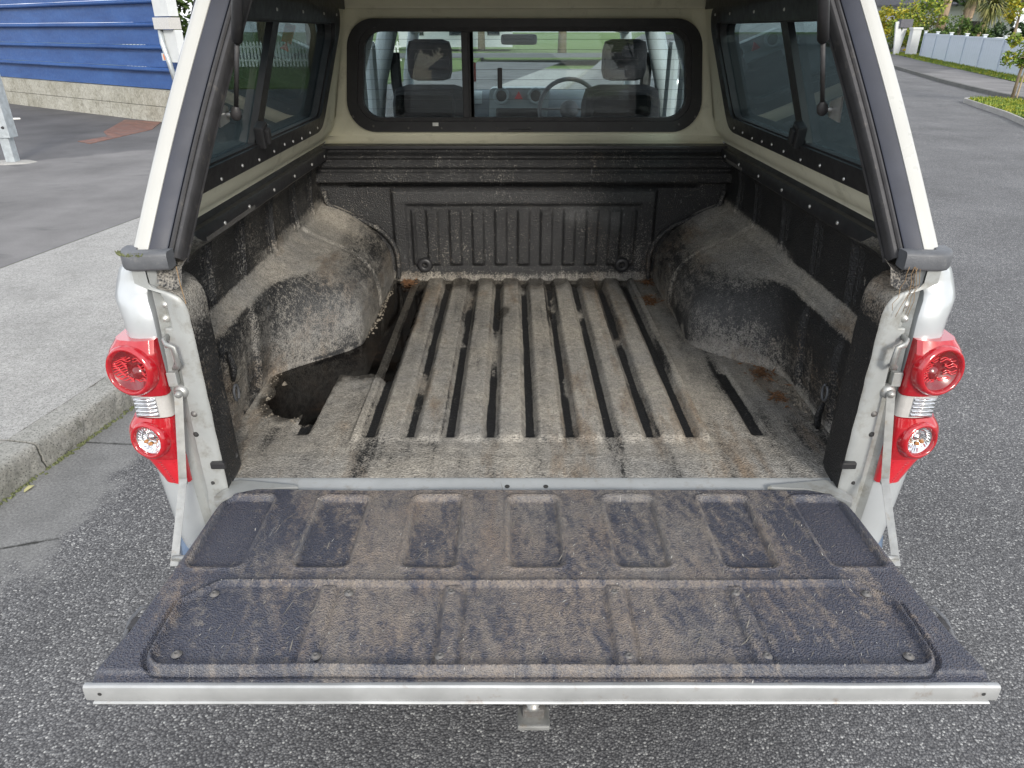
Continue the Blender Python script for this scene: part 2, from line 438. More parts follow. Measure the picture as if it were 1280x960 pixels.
class G:
    """collects geometry for ONE mesh"""
    def __init__(s): s.v = []; s.f = []
    def add(s, vs, fs):
        k = len(s.v); s.v += [tuple(v) for v in vs]; s.f += [tuple(i + k for i in f) for f in fs]; return s
    def box(s, x0, x1, y0, y1, z0, z1, bev=0, M=None):
        if bev <= 0:
            vs = [(x, y, z) for z in (z0, z1) for y in (y0, y1) for x in (x0, x1)]
            fs = [(0, 2, 3, 1), (4, 5, 7, 6), (0, 1, 5, 4), (2, 6, 7, 3), (0, 4, 6, 2), (1, 3, 7, 5)]
        else:
            bm = bmesh.new()
            bmesh.ops.create_cube(bm, size=1)
            for v in bm.verts:
                v.co = Vector(((x0 + x1) / 2 + v.co.x * (x1 - x0), (y0 + y1) / 2 + v.co.y * (y1 - y0), (z0 + z1) / 2 + v.co.z * (z1 - z0)))
            bmesh.ops.bevel(bm, geom=list(bm.edges), offset=bev, segments=2, affect='EDGES', profile=.6)
            bm.verts.index_update()
            vs = [v.co.copy() for v in bm.verts]; fs = [tuple(v.index for v in f.verts) for f in bm.faces]
            bm.free()
        if M is not None: vs = [M @ Vector(v) for v in vs]
        return s.add(vs, fs)
    def tube(s, pts, r, seg=8, cap=True, rs=None, flat=1.0):
        pts = [Vector(p) for p in pts]; rings = []
        up = None
        for i, p in enumerate(pts):
            d = (pts[min(i + 1, len(pts) - 1)] - pts[max(i - 1, 0)]).normalized()
            if up is None:
                up = Vector((0, 0, 1)) if abs(d.z) < .9 else Vector((0, 1, 0))
            a = d.cross(up).normalized(); b = a.cross(d).normalized(); up = b
            rr = rs[i] if rs else r
            rings.append([p + a * math.cos(2 * math.pi * k / seg) * rr + b * math.sin(2 * math.pi * k / seg) * rr * flat for k in range(seg)])
        vs = [q for ring in rings for q in ring]; fs = []
        for i in range(len(pts) - 1):
            for k in range(seg):
                k2 = (k + 1) % seg
                fs.append((i * seg + k, i * seg + k2, (i + 1) * seg + k2, (i + 1) * seg + k))
        if cap:
            fs.append(tuple(range(seg))[::-1]); fs.append(tuple((len(pts) - 1) * seg + k for k in range(seg)))
        return s.add(vs, fs)
    def grid(s, rows, closed=False):
        """rows: list of equal-length point lists"""
        n = len(rows[0]); vs = [p for r in rows for p in r]; fs = []
        for i in range(len(rows) - 1):
            for k in range(n if closed else n - 1):
                k2 = (k + 1) % n
                fs.append((i * n + k, i * n + k2, (i + 1) * n + k2, (i + 1) * n + k))
        return s.add(vs, fs)
    def prism(s, poly, f0, f1):
        """poly 2-D points, f0/f1 map them to the two 3-D faces"""
        n = len(poly); a = [f0(*p) for p in poly]; b = [f1(*p) for p in poly]
        return s.add(a + b, [tuple(range(n))[::-1], tuple(range(n, 2 * n))] + [(i, (i + 1) % n, (i + 1) % n + n, i + n) for i in range(n)])
    def revolve(s, prof, M, seg=32, a0=0, a1=2 * math.pi):
        """prof (r, h): revolved round local z, placed by M"""
        full = abs(a1 - a0 - 2 * math.pi) < 1e-6
        n = seg if full else seg + 1
        rows = [[M @ Vector((r * math.cos(a0 + (a1 - a0) * k / seg), r * math.sin(a0 + (a1 - a0) * k / seg), h)) for k in range(n)] for r, h in prof]
        return s.grid(rows, closed=full)
    def make(s, name, mat, parent=None, smooth=False, autos=None, **k):
        return obj(name, s.v, s.f, mat, parent, smooth or autos is not None, autos=autos, **k)
def ptmat(loc, zdir, xhint=(1, 0, 0)):
    z = Vector(zdir).normalized(); x = Vector(xhint)
    x = (x - z * x.dot(z)).normalized(); y = z.cross(x)
    return Matrix(((x.x, y.x, z.x, loc[0]), (x.y, y.y, z.y, loc[1]), (x.z, y.z, z.z, loc[2]), (0, 0, 0, 1)))
def roundpoly(cs, r, seg=6):
    out = []; n = len(cs)
    rr = r if hasattr(r, '__len__') else [r] * n
    for i in range(n):
        p = Vector(cs[i]); a = (Vector(cs[i - 1]) - p); b = (Vector(cs[(i + 1) % n]) - p)
        ang = a.angle(b); t = min(rr[i] / math.tan(ang / 2), a.length * .49, b.length * .49)
        rad = t * math.tan(ang / 2)
        p0 = p + a.normalized() * t; p1 = p + b.normalized() * t
        c = p + (a.normalized() + b.normalized()).normalized() * (rad / math.sin(ang / 2))
        v0 = p0 - c; v1 = p1 - c
        th = v0.angle(v1); cr = v0.x * v1.y - v0.y * v1.x
        sg = 1 if cr > 0 else -1
        for k in range(seg + 1):
            q = th * k / seg * sg
            out.append((c.x + v0.x * math.cos(q) - v0.y * math.sin(q), c.y + v0.x * math.sin(q) + v0.y * math.cos(q)))
    return out
def ray_poly(c, ang, poly):
    d = Vector((math.cos(ang), math.sin(ang))); best = None
    for i in range(len(poly)):
        a = Vector(poly[i]) - c; b = Vector(poly[(i + 1) % len(poly)]) - c
        e = b - a; den = d.x * e.y - d.y * e.x
        if abs(den) < 1e-12: continue
        t = (a.x * e.y - a.y * e.x) / den; u = (a.x * d.y - a.y * d.x) / den
        if t > 0 and -1e-6 <= u <= 1 + 1e-6 and (best is None or t > best): best = t
    return (c.x + d.x * best, c.y + d.y * best)
def ringpolys(outer, inner):
    c = Vector((sum(p[0] for p in inner) / len(inner), sum(p[1] for p in inner) / len(inner)))
    an = sorted(set(round(math.atan2(p[1] - c.y, p[0] - c.x), 5) for p in list(outer) + list(inner)))
    return [ray_poly(c, a, outer) for a in an], [ray_poly(c, a, inner) for a in an]
def ring(g, outer, inner, f0, f1):
    o, i = ringpolys(outer, inner); n = len(o)
    vs = [f0(*p) for p in o] + [f0(*p) for p in i] + [f1(*p) for p in o] + [f1(*p) for p in i]
    fs = []
    for k in range(n):
        j = (k + 1) % n
        fs += [(k, j, n + j, n + k), (2 * n + k, 3 * n + k, 3 * n + j, 2 * n + j), (k, 2 * n + k, 2 * n + j, j), (n + k, n + j, 3 * n + j, 3 * n + k)]
    return g.add(vs, fs)
def sst(a, b, x):
    if a == b: return 1.0 if x >= a else 0.0
    t = max(0., min(1., (x - a) / (b - a))); return t * t * (3 - 2 * t)
def lerp(a, b, t): return a + (b - a) * t
def interp(tab, x):
    if x <= tab[0][0]: return tab[0][1]
    for (a, va), (b, vb) in zip(tab, tab[1:]):
        if x <= b: return lerp(va, vb, (x - a) / (b - a))
    return tab[-1][1]
def nz(x, y, z=0, s=1.0): return noise.noise(Vector((x * s, y * s, z * s)))
def attrs(o, **k):
    for nm, vals in k.items():
        a = o.data.attributes.new(nm, 'FLOAT', 'POINT'); a.data.foreach_set("value", vals)
def dup(o, loc=None, rz=None, parent=None, label=None, scale=None):
    c = o.copy(); COL.objects.link(c)
    if parent is not None: c.parent = parent
    if loc is not None: c.location = loc
    if rz is not None: c.rotation_euler = (0, 0, rz)
    if scale is not None: c.scale = scale
    if label: c["label"] = label
    return c
def duptree(o, loc, rz, label, parent=None):
    c = dup(o, loc, rz, parent, label)
    for ch in list(o.children):
        d = dup(ch, parent=c)
        for g in list(ch.children): dup(g, parent=d)
    return c

# ================================================================== SETTING
D = (math.sin(R(9.8)), math.cos(R(9.8)))            # the kerb's direction
K = (-2.05, 1.4)
def kp(along, off, z=0.0):      # off: metres to the left of the kerb face
    return (K[0] + D[0] * along - D[1] * off, K[1] + D[1] * along + D[0] * off, z)
def sheet(name, pts, z, mat, kind='structure', parent=None):
    o = obj(name, [(p[0], p[1], z) for p in pts], [tuple(range(len(pts)))], mat, parent)
    if parent is None: tag(o, kind=kind)
    return o
sheet("ground", [(-900, -900), (900, -900), (900, 900), (-900, 900)], -.30, "grass_green")
# road, left edge at the kerb face
g = G()
rows = []
def rk(y):      # right kerb x at y
    return interp([(-60, 5), (-10, 8.2), (5, 11.2), (12, 12.3), (20.2, 13.75), (26, 15.1), (34, 17.3), (45, 21.5), (60, 29), (300, 130)], y)
def gz(y): return .12 + max(0, min(.3, (y - 22) * .0125))
ys = [-300, -60, -20, -5, 0, 5, 10, 14, 18, 20.2, 23, 26, 30, 34, 40, 45, 60, 300]
rows = [[(lerp(K[0] + (y - K[1]) * D[0] / D[1] - .02, rk(y) + .1, t), y, gz(y) - .12) for t in (0, .25, .5, .75, 1)] for y in ys]
g.grid(rows); tag(g.make("road", "chipseal"), kind='structure')
# kerb of cast lengths, each with a worn rounded nose
kerb = tag(bpy.data.objects.new("kerb", None), kind='structure'); COL.objects.link(kerb)
def kerb_piece(a0, a1, seed):
    g = G(); rows = []
    n = max(2, int((a1 - a0) / .014)) if a0 < 4 and a1 > -4 else 12
    for i in range(n + 1):
        a = lerp(a0, a1, i / n); row = []
        for off, z in ((-.004, -.05), (-.002, .0), (.0, .02), (.002, .04), (.003, .06), (.005, .08), (.008, .10), (.014, .115), (.026, .123), (.045, .126), (.07, .1265), (.10, .127), (.15, .127), (.15, .0)):
            j = nz(a * 9, off * 30 + seed, z * 30) * .006 + nz(a * 38, off * 60 + seed, z * 70) * .008
            p = kp(a, off - j, z + nz(a * 14 + 5, seed, off * 40) * .003)
            row.append(p)
        rows.append(row)
    g.grid(rows)
    m = len(rows[0]); N = len(rows)
    g.f.append(tuple(range(m))); g.f.append(tuple((N - 1) * m + k for k in range(m))[::-1])
    g.make("kerb_stone", "kerb_concrete", kerb, smooth=True, autos=50)
cuts = [-6, -3.1, -.13, 3.6, 7.2, 11, 15, 20, 26, 33]
for i in range(len(cuts) - 1): kerb_piece(cuts[i] + .006, cuts[i + 1] - .006, i * 3.3)
# footpath slabs
fp = tag(bpy.data.objects.new("footpath", None), kind='structure'); COL.objects.link(fp)
for i, (a0, a1) in enumerate(zip(cuts[:-1], cuts[1:])):
    g = G(); off0, off1 = .156, 2.16
    q = [kp(a0 + .005, off0, .126), kp(a1 - .005, off0, .126), kp(a1 - .005, off1, .126), kp(a0 + .005, off1, .126)]
    b = [(p[0], p[1], .02) for p in q]
    g.add(q + b, [(0, 1, 2, 3), (4, 7, 6, 5), (0, 4, 5, 1), (1, 5, 6, 2), (2, 6, 7, 3), (3, 7, 4, 0)])
    g.make("paving_slab", "path_concrete_brown" if i in (0, 1) else "path_concrete", fp)
# yard asphalt, left of the path
q = [kp(-40, 2.18), kp(40, 2.18), (-60, 60), (-60, -40)]
sheet("driveway", q, .122, "yard_asphalt")
# silt and moss in the channel below the kerb
g = G()
for i in range(900):
    a = rnd.uniform(-2.2, 1.2); w = abs(rnd.gauss(0, .012)) + .004
    p = kp(a, -w, .003); s_ = rnd.uniform(.003, .010)
    g.tube([(p[0], p[1], -.002), (p[0] + rnd.uniform(-s_, s_), p[1] + rnd.uniform(-s_, s_), s_ * .8)], s_, 5, rs=[s_, s_ * .3])
tag(g.make("gutter_moss", "moss", label=None) if False else g.make("gutter_moss", "moss"), "crumbly green moss and silt along the foot of the kerb", "moss", kind="stuff")
tag(G().add([kp(-.31, -.05, .004), kp(-.28, -.062, .010), kp(-.26, -.058, .008), kp(-.27, -.040, .012), kp(-.295, -.036, .005)], [(0, 1, 2, 3, 4)]).make("fallen_leaf", "leaf_yellow"),
    "small yellow leaf lying in the gutter by the kerb joint", "leaf")
def scrap(x, y, z, s, label):
    g = G(); n = 7
    pts = [(x + math.cos(k * 2 * math.pi / n) * s * rnd.uniform(.6, 1.3), y + math.sin(k * 2 * math.pi / n) * s * rnd.uniform(.4, .8)) for k in range(n)]
    g.prism(pts, lambda a, b: (a, b, z), lambda a, b: (a, b, z + s * .25))
    tag(g.make("litter_scrap", "litter_white"), label, "litter")
scrap(.60, -.52, .004, .007, "tiny white scrap on the road below the tailgate's right end")
scrap(-9.9, 13.6, .127, .09, "white scrap on the yard asphalt in front of the concrete wall")
# rusty plate let into the yard
rp = empty("ground_plate", (-6.9, 11.9, .124), "rusty steel plate set in the asphalt before the concrete wall", "metal plate")
P4 = [(-.75, -.3), (-.35, -1.55), (.45, -2.1), (.62, -1.35), (-.05, -.55), (1.1, .9), (.1, 1.5)]
g = G(); g.prism([(-.045, -1.42), (.29, -1.69), (.45, .10), (.10, 1.25), (-.77, 1.60), (-.24, -.24), (.15, -.86)], lambda a, b: (a, b, -.002), lambda a, b: (a, b, .006))
g.make("plate", "rust_plate", rp)
# steel post with sleeve and concrete footing at the left edge of the view
bp = empty("steel_post", (-6.72, 8.5, .122), "grey galvanised post with bolted sleeve on a pale footing at the yard's edge", "post")
G().prism([(-.30, -.20), (.02, -.22), (.26, -.12), (.30, .04), (.16, .14), (-.2, .18), (-.32, .0)], lambda a, b: (a, b, 0), lambda a, b: (a * .9, b * .9, .012)).make("footing", "dish_concrete", bp)
G().box(-.06, .06, -.06, .06, .01, 1.7, .008).make("upright", "galvanised", bp)
G().box(-.10, .11, -.09, .09, .32, 1.5, .006).make("sleeve", "galvanised", bp)
G().revolve([(0.0, .018), (.014, .016), (.018, .0)], ptmat((.06, -.095, .45), (0, -1, 0)), 10).make("bolt", "rubber", bp)

# blue clad building on its concrete base
A = Vector((-6.07, 12.61, 0)); B = Vector((-31.0, 32.1, 0))
B = A + (Vector((-12.6, 17.31, 0)) - Vector((-6.94, 13.23, 0))).normalized() * 22
ax = (B - A).normalized(); nrm = Vector((-ax.y, ax.x, 0))
if nrm.dot(Vector((0, -1, 0))) < 0: nrm = -nrm
bb = empty("clad_building", tuple(A), "blue shed with horizontal ribbed metal cladding on a stained concrete base", "building")
def wl_(a, out, z): return ax * a + nrm * out + Vector((0, 0, z))
for row in range(2):
    a = 0; k = 0
    zz = (.10, .40) if row == 0 else (.41, .70)
    while a < 22:
        L = 1.9 + .7 * ((k * 7 + row * 3) % 3)
        g = G(); a1 = min(a + L, 22)
        vs = [wl_(a + .006, 0, zz[0]), wl_(a1 - .006, 0, zz[0]), wl_(a1 - .006, -.25, zz[0]), wl_(a + .006, -.25, zz[0])]
        vs += [wl_(a + .006, -.004 * row, zz[1]), wl_(a1 - .006, -.004 * row, zz[1]), wl_(a1 - .006, -.25, zz[1]), wl_(a + .006, -.25, zz[1])]
        g.add(vs, [(0, 1, 5, 4), (1, 2, 6, 5), (2, 3, 7, 6), (3, 0, 4, 7), (4, 5, 6, 7), (0, 3, 2, 1)])
        g.make("concrete_block", "wall_concrete", bb)
        a = a1; k += 1
SP = .375
for i in range(9):
    z0 = .715 + SP * i
    prof = [(0.0, z0), (.0, z0 + SP - .085), (.075, z0 + SP - .075), (.09, z0 + SP - .055), (.09, z0 + SP - .032), (.06, z0 + SP - .010), (-.01, z0 + SP - .004)]
    n = 44
    rows = [[wl_(.0 + 22 * k / n, -.092 + o + nz(k * .9, i * 3.1) * .006, z + nz(k * .5, i) * .004) for o, z in prof] for k in range(n + 1)]
    G().grid(rows).make("cladding_panel", "blue_cladding", bb)
g = G(); g.add([wl_(0, -.07, 0), wl_(6.6, -3.2, 0), wl_(6.6, -3.2, 4), wl_(0, -.07, 4)], [(0, 1, 2, 3)]); g.make("end_wall", "blue_cladding", bb)
g = G(); g.add([wl_(-.2, .3, 3.96), wl_(22, .3, 3.96), wl_(22, -5.2, 4.4), wl_(7.5, -3.6, 4.4)], [(0, 1, 2, 3)]); g.make("roof", "roof_grey", bb)
# white meter box with bent pipe on the corner of the shed
mb = empty("service_box", tuple(A + nrm * .05), "battered white service box and bent pipe at the corner of the blue shed", "service box")
def lbox(g, a0, a1, o0, o1, z0, z1):
    vs = [wl_(a, o, z) for z in (z0, z1) for o in (o0, o1) for a in (a0, a1)]
    g.add(vs, [(0, 2, 3, 1), (4, 5, 7, 6), (0, 1, 5, 4), (2, 6, 7, 3), (0, 4, 6, 2), (1, 3, 7, 5)])
g = G(); lbox(g, -.42, .02, -.02, .16, 1.92, 2.6); g.make("upper_panel", "white_paint", mb)
g = G(); lbox(g, -.44, .04, -.02, .20, 1.72, 1.90); g.make("band", "milky_lens", mb)
g = G(); lbox(g, -.44, -.02, -.02, .12, 1.20, 1.71); g.make("lower_panel", "white_paint", mb)
g = G(); g.tube([wl_(-.04, .14, 1.72), wl_(-.08, .17, 1.5), wl_(-.16, .17, 1.25), wl_(-.22, .12, .70)], .045, 10); g.make("pipe", "galvanised", mb, smooth=True)
g = G(); lbox(g, -.05, .18, .02, .08, 1.22, 1.34); g.make("bracket", "white_paint", mb)
g = G(); lbox(g, .04, .12, .08, .09, 1.235, 1.325); g.make("orange_label", "orange_tag", mb)

# ------------------------------------------------------------------ vegetation builders
def leaves(g, c, rad, n, size, rr, clumps=None, drop=.0):
    c = Vector(c); rad = Vector(rad)
    if clumps is None:
        clumps = []
        for i in range(max(10, n // 55)):
            v = Vector((rr.gauss(0, 1), rr.gauss(0, 1), rr.gauss(0, 1))).normalized() * rr.uniform(.45, 1.0)
            clumps.append((Vector((v.x * rad.x, v.y * rad.y, v.z * rad.z)), rr.uniform(.14, .34)))
    rm = min(rad)
    for i in range(n):
        cc, cr = rr.choice(clumps)
        v = Vector((rr.gauss(0, 1), rr.gauss(0, 1), rr.gauss(0, 1))).normalized() * cr * rm * rr.uniform(.5, 1.1)
        p = c + cc + v
        s = size * rr.uniform(.6, 1.35)
        a = Vector((rr.gauss(0, 1), rr.gauss(0, 1), rr.gauss(0, .6))).normalized()
        b = a.cross(Vector((rr.gauss(0, 1), rr.gauss(0, 1), rr.gauss(0, 1)))).normalized()
        k = len(g.v)
        g.v += [tuple(p - a * s), tuple(p + b * s * .45), tuple(p + a * s), tuple(p - b * s * .45)]
        g.f.append((k, k + 1, k + 2, k + 3))
def bush(loc, rad, n, size, mat, label, cat="bush", seed=1, name="bush", group=None, trunk=True):
    rr = random.Random(seed)
    e = empty(name, loc, label, cat, group)
    g = G(); leaves(g, (0, 0, rad[2] * .95), rad, n, size, rr)
    g.make("foliage", mat, e)
    g = G()
    for k in range(4):
        a = rr.uniform(0, 6.3)
        g.tube([(0, 0, -.1), (math.cos(a) * rad[0] * .2, math.sin(a) * rad[1] * .2, rad[2] * .6), (math.cos(a) * rad[0] * .45, math.sin(a) * rad[1] * .45, rad[2] * 1.2)], .04, 6, rs=[.05, .035, .015])
    g.make("stem", "bark", e, smooth=True)
    return e
def tree(loc, h, tr, rad, n, size, mat, label, seed, bark="bark", name="tree", group=None, lean=(0, 0)):
    rr = random.Random(seed)
    e = empty(name, loc, label, "tree", group)
    g = G(); top = (lean[0], lean[1], h - rad[2])
    g.tube([(0, 0, -.1), (lean[0] * .4, lean[1] * .4, top[2] * .5), top], tr, 9, rs=[tr * 1.25, tr, tr * .6])
    g.make("trunk", bark, e, smooth=True)
    g = G()
    for k in range(7):
        a = rr.uniform(0, 6.3); l = rr.uniform(.4, .8)
        g.tube([top, (top[0] + math.cos(a) * rad[0] * l * .5, top[1] + math.sin(a) * rad[1] * l * .5, top[2] + rad[2] * .5),
                (top[0] + math.cos(a) * rad[0] * l, top[1] + math.sin(a) * rad[1] * l, top[2] + rad[2] * rr.uniform(.6, 1.2))], tr, 6, rs=[tr * .5, tr * .3, tr * .1])
    g.make("limbs", bark, e, smooth=True)
    g = G(); leaves(g, (lean[0], lean[1], h - rad[2] * .6), rad, n, size, rr)
    g.make("crown", mat, e)
    return e
def cabbage(loc, h, lean, label, seed, n=150, L=1.1, tr=.13):
    rr = random.Random(seed)
    e = empty("cabbage_tree", loc, label, "tree", "spiky cabbage trees behind the fence")
    top = Vector((lean[0], lean[1], h))
    g = G(); g.tube([(0, 0, -.1), (lean[0] * .3, lean[1] * .3, h * .4), top], tr, 9, rs=[tr * 1.15, tr, tr * .85]); g.make("trunk", "palm_bark", e, smooth=True)
    g = G()
    for i in range(n):
        a = rr.uniform(0, 6.283); el = rr.uniform(-1.2, 1.35)
        d = Vector((math.cos(a) * math.cos(el), math.sin(a) * math.cos(el), math.sin(el)))
        l = L * rr.uniform(.7, 1.15); w = .028
        sd = d.cross(Vector((0, 0, 1))).normalized() * w
        p0 = top + d * .1; p1 = top + d * l * .55; p2 = top + d * l + Vector((0, 0, -l * rr.uniform(.15, .5)))
        k = len(g.v); g.v += [tuple(p0 - sd), tuple(p0 + sd), tuple(p1 + sd * 1.3), tuple(p1 - sd * 1.3), tuple(p2)]
        g.f += [(k, k + 1, k + 2, k + 3), (k + 3, k + 2, k + 4)]
    g.make("crown", "leaf_palm", e)

# ------------------------------------------------------------------ far right of the street
def gz(y): return .12 + max(0, min(.3, (y - 22) * .0125))
# far footpath / verge land rising gently
ys2 = [-60, -10, 5, 12, 16, 20.2, 23, 26, 30, 34, 40, 45, 60, 300]
rows = [[(rk(y) + o, y, z) for o, z in ((0, -.02), (.02, gz(y) - .01), (.09, gz(y)), (3.5, gz(y) + .004), (8, gz(y)), (300, gz(y) + .3))] for y in ys2]
G().grid([r[:3] for r in rows]).make("far_kerb", "kerb_dark")["kind"] = 'structure'
G().grid([r[2:4] for r in rows]).make("far_footpath", "yard_asphalt")["kind"] = 'structure'
G().grid([r[3:] for r in rows]).make("far_garden", "grass_green")["kind"] = 'structure'
def verge(pts, z0, z1, name):
    poly = roundpoly(pts, .5, 6)
    g = G(); g.prism(poly, lambda a, b: (a, b, z0 - .05), lambda a, b: (a, b, z1)); o = g.make(name, "grass_green"); o["kind"] = 'structure'
    return poly
def blades(name, polys, n, h, label, mat="leaf_lime"):
    g = G(); rr = random.Random(5)
    for pts, z, k_ in polys:
        x0, x1 = min(p[0] for p in pts), max(p[0] for p in pts); y0, y1 = min(p[1] for p in pts), max(p[1] for p in pts)
        m = 0; tries = 0
        while m < k_ and tries < k_ * 12:
            tries += 1
            x, y = rr.uniform(x0, x1), rr.uniform(y0, y1)
            ins = False; j = len(pts) - 1
            for i in range(len(pts)):
                if (pts[i][1] > y) != (pts[j][1] > y) and x < (pts[j][0] - pts[i][0]) * (y - pts[i][1]) / (pts[j][1] - pts[i][1]) + pts[i][0]: ins = not ins
                j = i
            if not ins: continue
            m += 1
            a = rr.uniform(0, 6.3); w = .02; hh = h * rr.uniform(.5, 1.3)
            zz = z(y) if callable(z) else z
            k = len(g.v)
            g.v += [(x - math.cos(a) * w, y - math.sin(a) * w, zz), (x + math.cos(a) * w, y + math.sin(a) * w, zz), (x + rr.uniform(-.04, .04), y + rr.uniform(-.04, .04), zz + hh)]
            g.f.append((k, k + 1, k + 2))
    tag(g.make(name, mat), label, "grass", kind='stuff')
berm = [(11.25, 18.6), (12.15, 19.35), (14.6, 17.6), (13.6, 13.8), (10.7, 12.6), (10.0, 13.6)]
# kerbed grass island with the young street tree
bpoly = roundpoly([(12.0, 19.3), (13.9, 17.9), (13.0, 13.2), (11.0, 11.0), (9.6, 12.2), (10.75, 15.2)], .5, 6)
g = G(); o_, i_ = ringpolys(bpoly, [(lerp(p[0], 12, .04), lerp(p[1], 15.2, .04)) for p in bpoly])
ring(g, bpoly, [(lerp(p[0], 11.9, .05), lerp(p[1], 15.2, .05)) for p in bpoly], lambda a, b: (a, b, -.02), lambda a, b: (a, b, .11))
g.make("verge_kerb", "dish_concrete")["kind"] = 'structure'
ipoly = [(lerp(p[0], 11.9, .05), lerp(p[1], 15.2, .05)) for p in bpoly]
g = G(); g.prism(ipoly, lambda a, b: (a, b, -.02), lambda a, b: (a, b, .10)); g.make("grass_verge", "grass_green")["kind"] = 'structure'
# strip of grass under the fence
F0 = Vector((17.6, 24.0, gz(24))); F1 = Vector((22.7, 42.2, gz(42.2)))
fd = (F1 - F0); fd.z = 0; fl = fd.length; fd.normalize(); fnr = Vector((-fd.y, fd.x, 0))  # points to the street
strip = [F0 + fnr * .9, F1 + fnr * .9 + fd * 6, F1 - fnr * .5 + fd * 6, F0 - fnr * .5]
strip2 = [(p.x, p.y) for p in strip]
g = G(); g.add([(p.x, p.y, gz(p.y) + .02) for p in strip], [(0, 1, 2, 3)]); g.make("fence_verge", "grass_green")["kind"] = 'structure'
blades("grass_blades", [(ipoly, .10, 9000), (strip2, lambda y: gz(y) + .02, 7000)], 0, .07, "short bright green grass on the street verges and under the white fence")
# vinyl fence: posts with caps and plain panels
fe = empty("vinyl_fence", tuple(F0), "pale blue white panel fence with capped posts across the street", "fence")
NP = 7; ang = math.atan2(fd.y, fd.x); L = fl / NP
pan = G(); pan.box(.07, L - .07, -.018, .018, .06, 1.20); pan.box(.07, L - .07, -.03, .03, 1.14, 1.22); pan.box(.07, L - .07, -.03, .03, .05, .14)
for q in range(1, 8): pan.box(.07 + (L - .14) * q / 8 - .004, .07 + (L - .14) * q / 8 + .004, -.0215, .0215, .14, 1.14)
p0 = pan.make("fence_panel", "fence_vinyl", fe, rz=ang)
po = G().box(-.065, .065, -.065, .065, -.1, 1.27).make("fence_post", "fence_vinyl", fe, rz=ang)
cp = G().box(-.09, .09, -.09, .09, 1.27, 1.31, .008).make("post_cap", "white_paint", po)
for i in range(NP + 1):
    v = fd * L * i; v.z = gz((F0 + v).y) - F0.z
    if i: 
        o = dup(po, tuple(v), ang, fe); dup(cp, parent=o)
        if i < NP: dup(p0, tuple(v), ang, fe)
# white gate post left of it, and a leaning letterbox
wp = empty("gate_post", (23.35, 44.6, gz(44)), "thick white gate post with cap at the left end of the pale fence", "gate post")
G().box(-.24, .24, -.2, .2, 0, 1.34, .01).make("post", "white_paint", wp); G().box(-.29, .29, -.25, .25, 1.34, 1.46, .01).make("cap", "white_paint", wp)
lb = empty("letterbox", (22.75, 45.2, gz(50)), "narrow white letterbox on a splayed white stand before the hedge", "letterbox")
G().prism([(-.12, 0), (.16, 0), (.38, 1.7), (.22, 1.75), (.05, 1.2), (-.22, 1.75), (-.38, 1.7)], lambda a, b: (a, -.06, b), lambda a, b: (a, .06, b)).make("stand", "white_paint", lb)
G().box(-.16, .55, -.2, .2, 1.42, 1.86, .01).make("box", "roof_tile", lb)
# hedges, shrubs, trees beyond
bush((23.9, 40.6, .3), (1.35, 1.2, 1.15), 3200, .09, "leaf_green", "rounded leafy green shrub rising behind the pale fence", seed=3)
bush((25.6, 48.5, .3), (1.8, 1.6, 1.75), 3400, .11, "leaf_lime", "yellow green hedge shrub left of the gate post", seed=4)
bush((26.6, 54, .3), (2.6, 1.6, 1.7), 3600, .12, "leaf_gold", "golden shrub in the hedge behind the letterbox", seed=5)
bush((25.2, 51.6, .3), (1.0, .9, .55), 1500, .07, "leaf_grey", "low grey green lavender like bush beside the canopy post", seed=6)
bush((24.6, 45.6, .3), (1.1, 1.0, 1.0), 1900, .08, "leaf_green", "small green bush just behind the white gate post", seed=9)
bush((30.6, 47.5, .3), (5.0, 1.6, 1.0), 4200, .12, "leaf_dark", "dark clipped hedge behind the cabbage trees", seed=7)
tree((36.0, 62, .3), 7.5, .35, (4.0, 3, 3.2), 5200, .22, "leaf_dark", "big dark tree behind the grey roofed house", 11)
tree((44, 58, .3), 9, .35, (5, 4, 4), 5200, .28, "leaf_green", "broad green tree at the far right behind the hedge", 12)
tree((30, 74, .3), 9, .35, (6, 5, 4), 4200, .36, "leaf_green", "tall green tree seen past the canopy's right post", 13)
tree((28.6, 43.8, .3), 3.5, .08, (1.7, 1.4, 1.0), 2400, .10, "leaf_gold", "yellow orange autumn tree above the fence's right end", 14)
cabbage((26.5, 48.0, .3), 5.2, (.35, .2), "thick bare trunk of a cabbage tree beside the grey house", 21, 170, 1.2, .26)
cabbage((25.0, 42.6, .3), 3.5, (.35, .1), "middle cabbage tree with drooping pale spikes", 22, 240, 1.1, .13)
cabbage((24.1, 40.0, .3), 2.55, (.55, .0), "slim cabbage tree with yellow spiky head nearest the fence", 23, 260, .95, .10)
# young street tree with stake on the verge
st = empty("street_tree", (12.72, 18.15, .10), "young staked street tree with lime leaves on the grass verge", "tree")
g = G(); g.tube([(0, 0, -.05), (.02, .0, .7), (.10, .02, 1.25), (.16, .05, 2.1)], .035, 8, rs=[.045, .036, .03, .02]); g.make("trunk", "bark", st, smooth=True)
g = G(); rr = random.Random(31)
cl = [(Vector((.62, .0, 1.02)), .26), (Vector((-.28, .1, .97)), .20), (Vector((.2, .2, 1.15)), .24), (Vector((-.35, 0, 1.38)), .16), (Vector((.7, .1, 1.5)), .3), (Vector((.3, 0, 1.9)), .4), (Vector((-.1, .1, 2.2)), .4), (Vector((.05, 0, .9)), .16), (Vector((.9, .2, 1.9)), .4)]
leaves(g, (0, 0, 0), (1, 1, 1), 1500, .055, rr, cl); g.make("crown", "leaf_lime", st)
g = G()
for c_, r_ in cl: g.tube([(.07, .01, 1.0 if c_.z < 1.3 else 1.5), tuple(c_)], .012, 5, rs=[.014, .006])
g.make("limbs", "bark", st, smooth=True)
